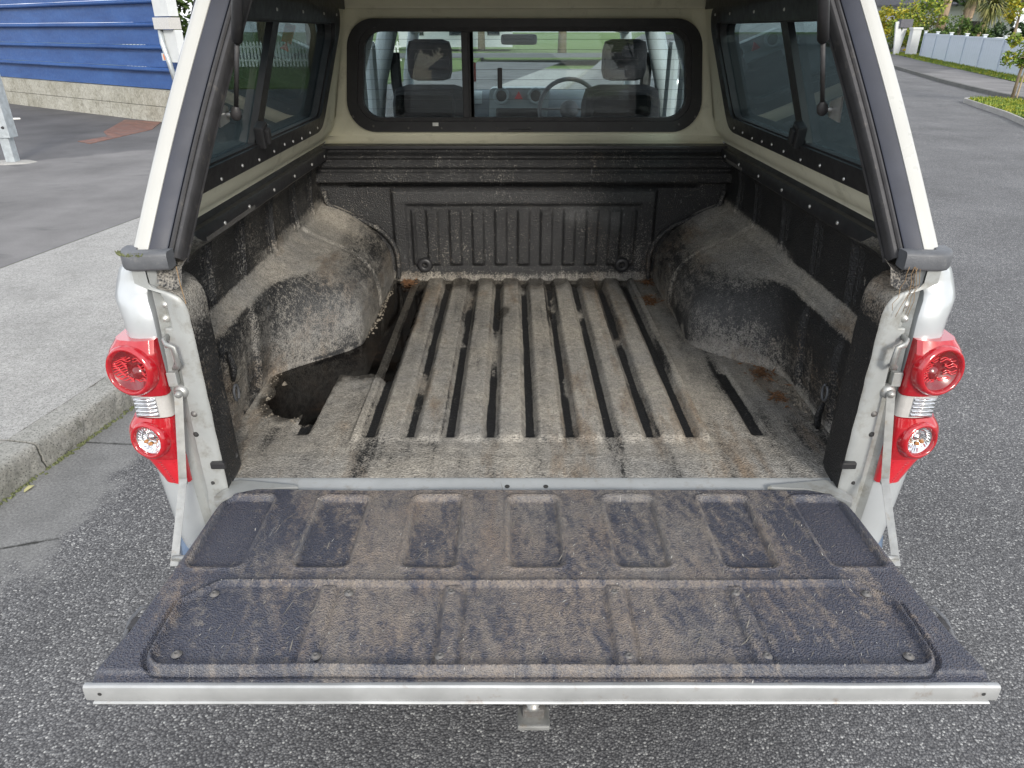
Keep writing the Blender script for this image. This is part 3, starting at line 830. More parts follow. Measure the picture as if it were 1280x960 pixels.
sk = empty("tree_stake", (12.90, 18.25, .10), "wooden stake with black tie beside the young street tree", "stake")
g = G(); g.tube([(0, 0, -.05), (0.02, 0, 1.15)], .025, 6); g.make("stake", "stake_wood", sk)
g = G(); g.box(-.10, .06, -.05, .05, .86, 1.0, .01); g.make("tie", "rubber", sk)
# houses
def house(loc, rz, w, d, h, rh, wallm, roofm, label, wins):
    e = empty("house", loc, label, "house", rz=rz)
    g = G(); g.box(-w / 2, w / 2, 0, d, 0, h); g.make("wall", wallm, e)
    g = G(); ov = .5
    v = [(-w / 2 - ov, -ov, h - .1), (w / 2 + ov, -ov, h - .1), (w / 2 + ov, d + ov, h - .1), (-w / 2 - ov, d + ov, h - .1), (-w / 2 + 2, d / 2, h + rh), (w / 2 - 2, d / 2, h + rh)]
    v += [(a, b, c - .15) for a, b, c in v[:4]]
    g.add(v, [(0, 1, 5, 4), (2, 3, 4, 5), (1, 2, 5), (3, 0, 4), (0, 6, 7, 1), (1, 7, 8, 2), (2, 8, 9, 3), (3, 9, 6, 0), (6, 9, 8, 7)])
    g.make("roof", roofm, e)
    for wx in wins:
        f = G().box(wx - .75, wx + .75, -.05, .02, 1.0, 2.2).make("window", "white_paint", e)
        G().box(wx - .65, wx + .65, -.07, -.04, 1.1, 2.1).make("pane", "dark_glass", f)
    return e
house((36.5, 68, .3), R(-25), 12, 8, 3.5, 2.4, "weatherboard", "roof_grey", "low grey house with a dark hipped roof behind the shrubs", (-4, -1, 3))
house((37.5, 80, .3), R(-20), 9, 8, 3.2, 2.6, "house_wall", "roof_tile", "bluish white house partly hidden by the golden hedge", (-3, 0, 3))
house((60, 58, .3), R(-45), 14, 9, 3.0, 2.8, "weatherboard", "roof_grey", "pale house at the far right beyond the dark hedge", (-4, 0, 4))
# left, seen through the canopy's side window and the cab: lawn, picket fence, garden tree added in place of a reflection; trees
lawn = [(-4.5, 22), (-2.0, 34), (-2, 60), (-40, 60), (-40, 30), (-14, 21)]
g = G(); g.prism(lawn, lambda a, b: (a, b, -.02), lambda a, b: (a, b, .16)); g.make("lawn", "grass_green")["kind"] = 'structure'  # added lawn, stands in for grass reflected in the left side window
def pickets(loc, rz, n, label, rails=True):
    e = empty("standin_picket_fence", loc, label, "fence", rz=rz)
    base = None
    for i in range(n):
        if base is None:
            base = G().prism([(-.045, .08), (.045, .08), (.045, 1.05), (0, 1.12), (-.045, 1.05)], lambda a, b: (a, 0, b), lambda a, b: (a, .02, b)).make("picket", "picket_paint", e)
        else: dup(base, (i * .15, 0, 0), 0, e)
    for z in (.3, .85): G().box(0, n * .15, .021, .06, z, z + .08).make("rail", "picket_paint", e)
pickets((-17, 33.0, .16), R(5), 80, "white picket fence across the lawn beyond the blue shed")
tree((-8, 30, .16), 6, .2, (2.2, 2.2, 2.3), 3800, .16, "leaf_green", "leafy garden tree added to the stand-in lawn past the blue shed", 41)
tree((-13, 40, .16), 8, .3, (4, 3, 3), 4200, .25, "leaf_dark", "dark tree behind the white picket fence", 42)
bush((-7.2, 15.4, .1), (.8, .8, 1.7), 3400, .08, "leaf_green", "leafy bush at the shed's corner beside the canopy post", seed=43)
tree((4, 62, .1), 8, .3, (5, 4, 3), 3200, .32, "leaf_green", "street end tree seen through the cab windscreen", 44)
tree((-3, 75, .1), 9, .3, (6, 4, 3.5), 3200, .36, "leaf_dark", "tall dark tree at the end of the street", 45)
tree((17, 70, .1), 8, .3, (6, 4, 3), 3200, .34, "leaf_lime", "lime green tree at the end of the street", 46)
sheet('cross_street', [(-60, 44), (60, 50), (60, 60), (-60, 54)], .19, 'yard_asphalt')
house((-6, 82, .1), R(0), 12, 8, 3, 2.4, "weatherboard", "roof_tile", "pale house at the far end of the street", (-4, 0, 4))

# ================================================================== CARS BEHIND THE CAMERA (they show in the cab's rear glass)
def small_car(loc, rz, label, paint="white_car_paint"):
    e = empty("parked_car", loc, label, "car", "cars parked behind the photographer", rz)
    W = .86
    side = [(-2.1, .35), (-2.12, .75), (-2.0, .95), (-1.5, 1.0), (-.95, 1.42), (-.3, 1.5), (.6, 1.46), (1.25, 1.05), (1.95, .92), (2.12, .7), (2.1, .35), (1.75, .3), (1.68, .5), (1.5, .64), (1.3, .68), (1.1, .64), (.92, .5), (.85, .3),
            (-.85, .3), (-.92, .5), (-1.1, .64), (-1.3, .68), (-1.5, .64), (-1.68, .5), (-1.75, .3)]
    g = G()
    n = len(side)
    rows = [[(x, s * (W - (.16 if z > 1.2 else (.03 if z > .9 else 0))) * f, z) for x, z in side] for s, f in ((-1, 1), (1, 1))]
    g.add(rows[0] + rows[1], [tuple(range(n))[::-1], tuple(range(n, 2 * n))] + [(i, (i + 1) % n, n + (i + 1) % n, n + i) for i in range(n)])
    g.make("body", paint, e)
    for s in (-1, 1):
        g = G(); g.prism([(-1.3, 1.02), (-.9, 1.36), (-.3, 1.42), (-.3, 1.02)], lambda a, b: (a, s * .845, b - .0), lambda a, b: (a, s * (.858 - (.13 if b > 1.2 else .0)), b)); g.make("side_window", "dark_glass", e)
        g = G(); g.prism([(-.2, 1.02), (-.2, 1.42), (.5, 1.39), (1.05, 1.04)], lambda a, b: (a, s * .845, b), lambda a, b: (a, s * (.858 - (.13 if b > 1.2 else .0)), b)); g.make("side_window", "dark_glass", e)
        for x in (-1.3, 1.3):
            w = G().revolve([(0, 0), (.20, .0), (.21, -.02), (.31, -.02), (.32, -.05), (.32, -.2), (0, -.2)], ptmat((x, s * .88, .32), (0, s, 0)), 20).make("wheel", "tyre_rubber", e, autos=40)
            G().revolve([(0, .012), (.19, .006), (.20, -.005)], ptmat((x, s * .88, .32), (0, s, 0)), 20).make("rim", "rim_alloy", w)
    g = G(); g.prism([(-.62, 1.06), (.62, 1.06), (.52, 1.40), (-.52, 1.40)], lambda a, b: (1.27 - (b - 1.05) * 1.55, a, b + .012), lambda a, b: (1.285 - (b - 1.05) * 1.55, a, b + .03)); g.make("windscreen", "dark_glass", e)
    for s in (-1, 1): G().box(1.98, 2.11, s * .52 - .2, s * .52 + .2, .66, .80, .02).make("headlight", "chrome", e)
    return e
c1 = small_car((-9.5, -38, 0), R(12), "white hatchback parked on the left side far behind")
c2 = duptree(c1, (8.5, -40, 0), R(170), "white sedan parked on the right side far behind")
c3 = duptree(c1, (-15.0, -40, 0), R(20), "second white car beside the hatchback far behind")
c4 = duptree(c1, (27.4, 43.8, -.15), R(15), "pale car showing its roof and dark windows over the pale fence")
del c4["group"]
tree((-16, -70, 0), 9, .3, (4, 4, 3), 1800, .4, "leaf_dark", "dark tree on the skyline behind the photographer", 51)
tree((22, -80, 0), 8, .3, (6, 4, 3), 1800, .4, "leaf_dark", "wide dark tree behind the photographer to the right", 52)
for k, (x, y, h_) in enumerate(((-36, -62, 9), (-27, -66, 8), (-19, -60, 9.5), (-9.5, -60, 8), (10.5, -60, 8.5), (21, -66, 9), (30, -60, 9), (39, -64, 10))):  # added dark row, dims what the rear glass reflects over the seats
    tree((x, y, 0), h_, .3, (5.2, 3.5, h_ * .42), 1500, .55, "leaf_dark", ["far left", "second from the left", "third from the left", "fourth from the left", "fifth from the left", "third from the right", "second from the right", "far right"][k] + " tree of the dark row reflected in the cab's rear glass", 90 + k, group="added reflection-darkening row behind the photographer")
house((-2, -110, 0), R(180), 20, 9, 3, 2, "weatherboard", "roof_grey", "long low house behind the photographer", (-6, 0, 6))

# ================================================================== TRUCK
T = empty("pickup_truck", (0, 0, 0), "silver pickup truck with open canopy and lowered tailgate at the kerb", "pickup truck")
FZ = .776     # liner floor level
PUD = [(-.528, 1.53), (-.440, 1.53), (-.418, 1.30), (-.414, 1.046), (-.425, .90), (-.431, .764), (-.424, .62), (-.436, .575), (-.475, .60), (-.541, .598), (-.566, .60), (-.582, .53), (-.590, .46), (-.600, .39), (-.622, .338), (-.660, .330), (-.694, .350), (-.718, .38), (-.735, .43), (-.728, .50), (-.742, .56), (-.752, .62), (-.722, .70), (-.670, .745), (-.600, .785), (-.560, .86), (-.540, .955), (-.534, 1.256)]
def pud_sd(x, y):
    best = 9.; ins = False; n = len(PUD); j = n - 1
    for i in range(n):
        ax, ay = PUD[j]; bx, by = PUD[i]
        dx, dy = bx - ax, by - ay
        t = max(0., min(1., ((x - ax) * dx + (y - ay) * dy) / (dx * dx + dy * dy)))
        q = math.hypot(x - ax - dx * t, y - ay - dy * t)
        if q < best: best = q
        if (ay > y) != (by > y) and x < (bx - ax) * (y - ay) / (by - ay) + ax: ins = not ins
        j = i
    return -best if ins else best
# ---- bed liner floor: height field with ridges and channels
def grooves(x, y):
    """depth 0..1 of the channels at x, y"""
    best = 0.0
    for k in range(-4, 5):
        gx = k * .103
        d = abs(x - gx)
        if d < .05:
            w = .0078 + .002 * nz(x * 3, y * 6, k)
            e = sst(.232, .246, y) * (1 - sst(1.47, 1.50, y))
            best = max(best, (1 - sst(w, w + .012, d)) * e)
    for s in (-1, 1):
        d = abs(x - s * .59)
        if d < .06:
            e = sst(.235, .27, y) * (1 - sst(.60, .70, y))
            best = max(best, (1 - sst(.012, .026, d)) * e)
    return best
def ridge(x, y):
    if abs(x) > .46: return 0
    u = (x / .103 + .5) % 1.0 - .5      # 0 at channel, .5 at crest
    c = abs(u) * 2                      # 1 at crest
    e0 = .242 - .034 * math.sqrt(max(0, 1 - (1 - c) ** 2))      # rounded lobes reach toward the tail
    e = sst(e0 - .004, e0 + .022, y)
    return sst(.27, .56, c) * e * (1 - sst(.452, .458, abs(x)))
NX, NY = 520, 190
xs = [lerp(-.80, .80, i / NX) for i in range(NX + 1)]
ys_ = [lerp(.045, 1.53, (j / NY)) for j in range(NY + 1)]
vs, dust, rub, wet = [], [], [], []
def floorz(x, y):
    z = FZ - .012 * grooves(x, y) + .010 * ridge(x, y)
    # raised hem lines
    if y > .14: z += .0022 * (1 - sst(0, .006, abs(abs(x) - .455)))
    z += .0016 * (1 - sst(0, .005, abs(y - .145)))
    if abs(x) > .47 or y < .19: z += nz(x, y, 3, 6) * .0015
    if y < .145: z += .002
    if x < -.395 and y > .25:
        sd = pud_sd(x, y) + .016 * nz(x * 20, y * 20, 3) + .009 * nz(x * 60, y * 60, 5)
        z -= .0042 * (1 - sst(-.020, .010, sd)) - .0016 * nz(x * 34, y * 34, 12)
    return z
for y in ys_:
    for x in xs:
        gr = grooves(x, y); rd = ridge(x, y)
        vs.append((x, y, floorz(x, y) + nz(x, y, 0, 60) * .0006))
        n1 = nz(x, y, 5, 3); n2 = nz(x * 6, y * .9, 9, 2)
        d = .66 + .16 * n1 + .22 * n2 + .34 * nz(x * 22, y * 1.3, 41) + .16 * nz(x * 60, y * 4, 14)
        d += .12 * rd * (1 - sst(.9, 1.5, y) * .5)
        d -= 1.25 * (sst(.75, 1, gr)) * max(0, .92 - .35 * sst(.4, 1.0, y) + 1.1 * nz(x * 7, y * 3.0, 2) + .5 * nz(x * 30, y * 12, 4))
        if abs(x) < .46 and y > .24: d += .10 * rd - .42 * max(0, 1 - abs(rd - .45) * 2.4) * (.75 + nz(x * 20, y * 2, 7))
        d -= .10 * sst(.75, 1.45, y)
        if x > .46: d -= .04
        d -= .28 * sst(.25, .6, nz(x * 14, y * 2.2, 4.4))   # scuffed streaks
        d += .25 * (1 - sst(.145, .2, y)) * .4
        dust.append(max(0, d)); rub.append(0)
        w = sst(1.36, 1.47, y + .12 * nz(x * 13, y * 3, 7)) * (.95 if x < .45 else .3)
        w = max(w, .9 * sst(.42, .5, nz(x * 11, y * 5, 17.3)) * sst(.85, 1.15, y) * (1 if x < .1 else 0))
        if x < -.38 and y > .25:
            sd = pud_sd(x, y) + .030 * nz(x * 17, y * 17, 3) + .012 * nz(x * 60, y * 60, 5)
            w = max(w, 1 - sst(.004, .034, sd)); dust[-1] += .30 * math.exp(-((sd - .034) / .012) ** 2) * (x < -.5)
        wet.append(w)
fs = [(j * (NX + 1) + i, j * (NX + 1) + i + 1, (j + 1) * (NX + 1) + i + 1, (j + 1) * (NX + 1) + i) for j in range(NY) for i in range(NX)]
fl_ = obj("bed_floor_liner", vs, fs, "bed_liner_plastic", T, True)
attrs(fl_, dust=dust, rub=rub, wet=wet)
# ---- liner side walls
def xf(y):
    v = interp([(0, .685), (.035, .685), (.10, .762), (.20, .770), (.50, .765), (.60, .750), (.70, .705), (.76, .640), (.82, .585), (.90, .548), (1.0, .538), (1.6, .535)], y)
    return v
T0 = [(0, FZ - .03), (0, FZ + .0), (.001, FZ + .015), (-.006, FZ + .04), (-.010, .86), (-.016, .92), (-.021, .965), (-.020, .998), (-.012, 1.025), (.001, 1.042), (.016, 1.052), (.025, 1.064), (.030, 1.085), (.029, 1.13), (.026, 1.19), (.020, 1.235), (.010, 1.255)]
T1 = [(0, FZ - .03), (0, FZ + .0), (-.002, FZ + .02), (-.002, FZ + .06), (.002, .875), (.014, .915), (.040, .955), (.080, .988), (.120, 1.010), (.165, 1.030), (.205, 1.048), (.235, 1.062), (.255, 1.082), (.262, 1.13), (.260, 1.19), (.254, 1.235), (.244, 1.255)]
def resample(prof, n):
    seg = [0]
    for a, b in zip(prof, prof[1:]): seg.append(seg[-1] + math.hypot(b[0] - a[0], b[1] - a[1]))
    out = []; i = 0
    for k in range(n):
        s = seg[-1] * k / (n - 1)
        while i < len(seg) - 2 and s > seg[i + 1]: i += 1
        t = (s - seg[i]) / (seg[i + 1] - seg[i]); out.append((lerp(prof[i][0], prof[i + 1][0], t), lerp(prof[i][1], prof[i + 1][1], t)))
    return out
# keep corresponding points matched: subdivide each segment alike
def subdiv(prof, m=5):
    o = []
    for a, b in zip(prof, prof[1:]):
        for k in range(m): o.append((lerp(a[0], b[0], k / m), lerp(a[1], b[1], k / m)))
    o.append(prof[-1]); return o
S0, S1 = subdiv(T0), subdiv(T1)
def jamb_in(z):       # inner edge x
    return interp([(.74, .700), (.78, .684), (1.20, .687), (1.222, .691), (1.238, .701), (1.248, .718), (1.256, .745), (1.262, .760)], z)
def side_wall(s):
    NYW = 230; rows = []; dust, rub, wet = [], [], []
    for j in range(NYW + 1):
        y = lerp(-.004, 1.545, j / NYW)
        base0 = interp([(0, .6835), (.100, .690), (.125, .705), (.165, .762), (.20, .770), (1.6, .770)], y)
        x1 = xf(y)
        row = []
        for k, ((a0, z0), (a1, z1)) in enumerate(zip(S0, S1)):
            h = max(0, z1 - FZ)
            # wheel-arch drum: upper points start further forward
            ystart = 1.12 - math.sqrt(max(.02, .46 ** 2 - min(h, .40) ** 2 * 1.1))
            Af = sst(ystart - .10, ystart + .20, y)
            tp = 1 - sst(.11, .18, y)      # the smooth tail post
            px0 = base0 + a0 * (1 - tp) + tp * (jamb_in(z0) - .6835)
            # outer wall is common: near the tail the liner pinches in as a broad post
            px1 = .538 + a1
            x = lerp(px0, px1, Af); z = lerp(z0, z1, Af)
            # rear of arch meets the headboard with a raised shoulder
            sh = sst(1.34, 1.50, y)
            if 25 < k < 62 and sh > 0: z += sh * .045 * Af * math.sin((k - 25) / 37 * math.pi); x += sh * .03 * Af * math.sin((k - 25) / 37 * math.pi)
            # vertical ribs, pressed into the upper wall
            if k >= 58:
                e = sst(58, 63, k) * (1 - sst(76, 80, k))
                for ry, rw in ((.36, .018), (.60, .016), (.86, .018), (1.13, .016), (1.34, .014)):
                    x += .011 * e * (1 - sst(rw * .5, rw, abs(y - ry)))
                    x -= .006 * e * (1 - sst(.004, .012, abs(abs(y - ry) - rw * 1.3)))
            # ribs and pockets of the lower wall behind the wheel arch
            if k < 48 and y < .62:
                e = sst(7, 12, k) * (1 - sst(36, 44, k)) * (1 - Af)
                x += .013 * e * (1 - sst(.028, .042, abs(y - .24)))
                x += .016 * e * (1 - sst(.04, .055, abs(y - .455)))
            # creases on the arch drum
            if Af > .5 and 8 < k < 60:
                x += .005 * (1 - sst(.006, .02, abs(y - 1.16))) * Af
                x -= .004 * (1 - sst(.006, .02, abs(y - 1.19))) * Af
            # tail flange slopes
            x += nz(y * 5, z * 5, s * 3) * .005 * sst(.12, .25, y)
            x += nz(y * 24, z * 24, s * 9) * .0015
            row.append((s * x, y, z))
            ledge = sst(40, 47, k) * (1 - sst(57, 60, k))
            n1 = nz(y * 5, z * 7, 11 * s)
            up = max(0., ledge)
            d = 1.0 * up * (sst(.10, .2, y)) * (1. + .45 * n1)
            d += (.50 if s < 0 else .85) * Af * sst(28, 46, k) * (1 - sst(60, 64, k)) * (1 + .7 * n1)
            d += .40 * Af * (1 - sst(10, 46, k)) * (.8 + n1) * (.7 if s < 0 else .75)
            d += .55 * (1 - sst(5, 12 + 10 * n1, k)) * sst(.05, .15, y)
            d += .45 * (1 - Af) * (1 - sst(8, 42, k)) * sst(.12, .3, y) * (1 + .7 * n1) * (1 if s < 0 else .4)
            d += (.14 if s < 0 else .06)
            if s < 0 and y > .35: d -= .9 * (1 - sst(2, 9 + 5 * nz(y * 30, 3, 7), k))
            # dusty top of the tail post
            d += .65 * sst(66, 76, k) * (1 - sst(.06, .16, y))
            dust.append(max(0, d))
            cx = (y - .86) / .22; cz = (z - .90) / .10
            rr_ = math.exp(-(cx * cx + cz * cz)) * (.75 if s < 0 else .45)  # worn grey patch plus a painted soft highlight on the arch face
            rub.append(rr_ + (.10 if s < 0 else .03) * max(0, nz(y * 11, z * 11, 3 * s)) * 2)
            wet.append(0)
        rows.append(row)
    g = G(); g.grid(rows)
    if s < 0: g.f = [f[::-1] for f in g.f]
    o = g.make("bed_side_liner", "bed_liner_plastic", T, smooth=True)
    attrs(o, dust=dust, rub=rub, wet=wet)
    return o
for s in (-1, 1): side_wall(s)
for s in (-1, 1):       # moulded bead where each arch meets the headboard
    pts = [(s * (.538 + a - .018 - .012 * math.sin(min(1, k / 60) * 3.14)), 1.492, z + .012) for k, (a, z) in enumerate(S1) if 4 < k < 66]
    o = G().tube(pts[::3], .010, 10).make("arch_bead", "bed_liner_plastic", T, smooth=True)
    n_ = len(o.data.vertices); attrs(o, dust=[.16] * n_, rub=[.05] * n_, wet=[0.0] * n_)
# ---- headboard liner
NXH, NZH = 330, 120
rows = []; dust, rub, wet = [], [], []
for j in range(NZH + 1):
    z = lerp(FZ - .02, 1.31, j / NZH); row = []
    for i in range(NXH + 1):
        x = lerp(-.80, .80, i / NXH); y = 1.515
        ax_ = abs(x)
        # raised field with a rounded frame
        fr = min(sst(.53, .515, ax_), sst(1.150, 1.135, z))
        y -= .016 * fr
        inner = min(sst(.475, .462, ax_), sst(1.092, 1.080, z), sst(.822, .832, z))
        y += .010 * inner
        # vertical ribs inside the field
        if inner > 0:
            u = ((x + .0) / .0915 + .5) % 1 - .5
            e = min(sst(1.075, 1.055, z), sst(.835, .850, z)) * sst(.455, .44, ax_)
            y -= .013 * e * (1 - sst(.20, .30, abs(u)))
        # step out at the top, shelf with two grooves
        st_ = sst(1.168, 1.180, z)
        y -= .055 * st_
        y += .014 * (1 - sst(.004, .012, abs(z - 1.225))) + .010 * (1 - sst(.003, .009, abs(z - 1.262)))
        y += .030 * sst(1.275, 1.292, z)
        # deep shadow groove below
        y += .018 * (1 - sst(.006, .016, abs(z - 1.166))) * sst(.70, .68, ax_)
        y += nz(x * 5, z * 5, 31) * .003
        row.append((x, y, z))
        n1 = nz(x * 5, z * 5, 21)
        d = .10 + .06 * n1 + .35 * (1 - sst(FZ + .01, FZ + .05, z))
        dust.append(max(0, d))
        q = math.exp(-((x - .22) / .07) ** 2 - ((z - 1.05) / .035) ** 2) * .5 + math.exp(-((x - .36) / .05) ** 2 - ((z - 1.03) / .04) ** 2) * .35
        q += .10 * max(0, nz(x * 9, z * 9, 8)) + (.12 if 1.10 < z < 1.145 and ax_ < .51 else 0)
        rub.append(q); wet.append(0)
    rows.append(row)
g = G(); g.grid(rows); g.f = [f[::-1] for f in g.f]
hb = g.make("headboard_liner", "bed_liner_plastic", T, smooth=True); attrs(hb, dust=dust, rub=rub, wet=wet)
for s in (-1, 1):
    M = ptmat((s * .404, 1.497, .842), (0, -1, 0))
    w = G().revolve([(.008, .0), (.009, .006), (.014, .008), (.024, .009), (.030, .004), (.032, -.006)], M, 24).make("drain_boss", "black_plastic", hb, smooth=True)
# ---- bed side top rails: black profile with screws, on which the canopy sits
for s in (-1, 1):
    prof = [(.815, 1.300), (.800, 1.318), (.772, 1.318), (.765, 1.306), (.752, 1.304), (.748, 1.298), (.748, 1.270), (.756, 1.262), (.772, 1.256), (.79, 1.25)]
    rows = [[(s * (x + nz(y * 6, z * 9, s) * .0012), y, z) for x, z in prof] for y in [lerp(.10, 1.53, k / 60) for k in range(61)]]
    g = G(); g.grid(rows)
    if s < 0: g.f = [f[::-1] for f in g.f]
    rail = g.make("bed_rail", "black_plastic", T, autos=35)
    scr = None
    for k, y in enumerate((.22, .40, .58, .80, 1.02, 1.24, 1.42)):
        if scr is None: scr = G().revolve([(0, .0032), (.004, .0028), (.0055, .0)], Matrix.Identity(4), 10).make("screw", "screw_metal", rail, smooth=True)
        o = scr if k == 0 else dup(scr, parent=rail)
        o.location = (s * .7475, y, 1.284); o.rotation_euler = (0, R(-90 * s), 0)
    # worn aluminium strip on the rail
    G().box(min(s * .7466, s * .7478), max(s * .7466, s * .7478), .28 if s < 0 else 1.2, .62 if s < 0 else 1.4, 1.269, 1.280).make("wear_strip", "screw_dull", rail)
G().box(-.80, .80, 1.475, 1.60, 1.302, 1.3125, .002).make("light_gap_filler", "black_plastic", T)  # added filler that stops daylight leaking in above the headboard
# tie-down hooks
for s in (-1, 1):
    e = G(); M = ptmat((s * .752, .27, .885), (-s, 0, 0), (0, 1, 0))
    pts = []
    for k in range(15):
        a = R(-70 + 320 * k / 14); pts.append(M @ Vector((math.cos(a) * .015, math.sin(a) * .021, .008)))
    e.tube(pts, .0035, 7); e.make("tie_down_hook", "grey_plastic", T, smooth=True)
    G().tube([M @ Vector((.003, y_, .001 + .010 * (1 - abs(y_ - .07) / .06))) for y_ in (.03, .05, .07, .09, .11)], .010, 8, rs=[.004, .009, .010, .009, .004], flat=.5).make("hook_boss", "bed_liner_plastic", T, smooth=True)

# ---- tailgate (lowered)
TG = empty("tailgate", (0, 0, 0), None, None); TG.parent = T
def tg_half(y):
    return interp([(-.536, .7235), (-.50, .7215), (-.42, .708), (-.30, .699), (-.10, .690), (-.055, .684), (-.03, .668), (-.018, .650), (-.010, .628)], y)
TZ = .784
pock = [k * .207 for k in range(-3, 4)]
def rrect(x, y, cx, cy, hx, hy, r):
    dx = abs(x - cx) - hx + r; dy = abs(y - cy) - hy + r
    return math.hypot(max(dx, 0), max(dy, 0)) + min(max(dx, dy), 0) - r      # signed distance
NU, NV = 440, 180
def tz(x, y, u):
        z = TZ
        for cx in pock:
            if abs(x - cx) < .08:
                sd = rrect(x, y, cx, -.150, .052, .113, .016)
                z -= .010 * (1 - sst(-.004, .001, sd)) ; z += .003 * (1 - sst(0, .006, abs(sd - .008)))
        # lower panel: pressed rim and groove
        sd = rrect(x, y, 0, -.408, .638 - .035 * sst(-.365, -.32, y), .094, .03)
        z += .009 * (1 - sst(.0, .007, abs(sd - .004)))
        z -= .009 * (1 - sst(.0, .005, abs(sd - .014)))
        if sd < 0: z -= .003
        if sd < -.004:
            for cx in (-.155, .142): 
                dd = abs(x - cx)
                z += .006 * (1 - sst(.012, .017, dd)) - .004 * (1 - sst(0, .005, abs(dd - .021)))
            for cx in (-.385, .365):
                dd = abs(x - cx)
                z += .0045 * (1 - sst(.010, .015, dd)) - .003 * (1 - sst(0, .005, abs(dd - .018)))
        z -= .007 * sst(-.508, -.516, y)      # outer strip a little lower
        z -= .006 * sst(.992, 1, abs(u))
        z += nz(x * 4, y * 4, 5) * .003
        return z
vs, dust, rub, wet = [], [], [], []
for j in range(NV + 1):
    y = lerp(-.010, -.5345, j / NV); hw = tg_half(y)
    for i in range(NU + 1):
        u = lerp(-1, 1, i / NU); x = u * (hw - .003)
        z = tz(x, y, u)
        vs.append((x, y, z))
        n1 = nz(x * 4, y * 5, 2); n2 = nz(x * 11, y * 2.5, 8)
        d = .52 + .22 * n1 + .16 * n2 - .48 * sst(.26, .68, abs(x) + .1 * n1) + .10 * sst(-.2, 0, y) * (1 - sst(.4, .6, abs(x)))
        d -= .12 * sst(-.30, -.5, y)
        d += .28 * nz((x + y * .35) * 17, y * 3.2, 33) + .34 * nz((x + y * .3) * 48, y * 9, 2) + .3 * nz(x * 90, y * 60, 6)
        for cx in pock:
            if abs(x - cx) < .05 and -.26 < y < -.04: d -= .22 * sst(0, .012, -rrect(x, y, cx, -.150, .052, .113, .016))
        for cx in pock:
            if abs(x - cx) < .08 and y > -.29: d += .45 * (1 - sst(0, .006, abs(rrect(x, y, cx, -.150, .052, .113, .016) - .004))) * (.6 + n2)
        d += .12 * (1 - sst(.0, .006, abs(rrect(x, y, 0, -.408, .638 - .035 * sst(-.365, -.32, y), .094, .03) - .006))) * (.6 + n1)
        rb = .06 + .12 * max(0, n2)
        for cx in pock:
            if abs(x - cx) < .075 and y > -.28: rb += .55 * (1 - sst(.0005, .004, abs(rrect(x, y, cx, -.150, .052, .113, .016) - .001))) * (.55 + .8 * nz(x * 40, y * 40, 3))
        q_ = rrect(x, y, 0, -.408, .638 - .035 * sst(-.365, -.32, y), .094, .03)
        rb += .5 * (1 - sst(.0, .004, abs(q_ - .006))) * (.6 + .8 * nz(x * 30, y * 30, 3)) + .45 * (1 - sst(.0, .0025, abs(y + .511)))
        if q_ < -.004:
            for cx in (-.155, .142, -.385, .365): rb += .28 * (1 - sst(.0, .004, abs(abs(x - cx) - .012))) * (.5 + nz(x * 40, y * 30, 8))
        dust.append(max(0.0, d)); rub.append(max(0, rb)); wet.append(0)
fs = [(j * (NU + 1) + i, (j + 1) * (NU + 1) + i, (j + 1) * (NU + 1) + i + 1, j * (NU + 1) + i + 1) for j in range(NV) for i in range(NU)]
tl = obj("tailgate_liner", vs, fs, "tailgate_liner_plastic", TG, True); attrs(tl, dust=dust, rub=rub, wet=wet)
# pale scratches and chips scored into the liner
def scratches(name, n, x0, x1, y0, y1, zf, parent, seed, mat, ang0, l0=.012, l1=.09):
    rr = random.Random(seed); g = G()
    for q in range(n):
        x, y = rr.uniform(x0, x1), rr.uniform(y0, y1)
        a = R(rr.gauss(ang0, 20) + (180 if rr.random() < .5 else 0)); L_ = l0 + (l1 - l0) * rr.random() ** 3; w = rr.uniform(.0003, .0008) * (1.6 if rr.random() < .1 else 1)
        m = max(2, int(L_ / .008)); row0, row1 = [], []
        cv = rr.gauss(0, 1.0)
        for k in range(m + 1):
            t_ = k / m; aa = a + cv * L_ * t_ ; px_, py_ = x + math.cos(aa) * L_ * t_, y + math.sin(aa) * L_ * t_
            ww = w * math.sin(math.pi * (.08 + .84 * t_)); zz = zf(px_, py_) + .0009
            row0.append((px_ - math.sin(aa) * ww, py_ + math.cos(aa) * ww, zz)); row1.append((px_ + math.sin(aa) * ww, py_ - math.cos(aa) * ww, zz))
        g.grid([row0, row1])
    tag(g.make(name, mat, parent), kind='stuff')
scratches("scratch_marks", 420, -.60, .60, -.50, -.02, lambda x, y: tz(x, y, 0), TG, 5, "scratch_pale", 62, .008, .045)
scratches("chip_marks", 260, -.62, .62, -.525, -.02, lambda x, y: tz(x, y, 0), TG, 6, "scratch_bright", 80, .002, .012)
# steel panel below the liner
outl = [(tg_half(y), y) for y in (-.536, -.50, -.42, -.30, -.10, -.055, -.03, -.018, -.010)]
poly = [(-x, y) for x, y in outl][::-1]
poly = [(x, y) for x, y in outl] + [(-x, y) for x, y in reversed(outl)]
g = G(); g.prism([(x * .998, y) for x, y in poly], lambda a, b: (a * .985, b if b > -.5 else -.525, .742), lambda a, b: (a, b, TZ - .020)); g.make("tailgate_panel", "silver_paint", TG)
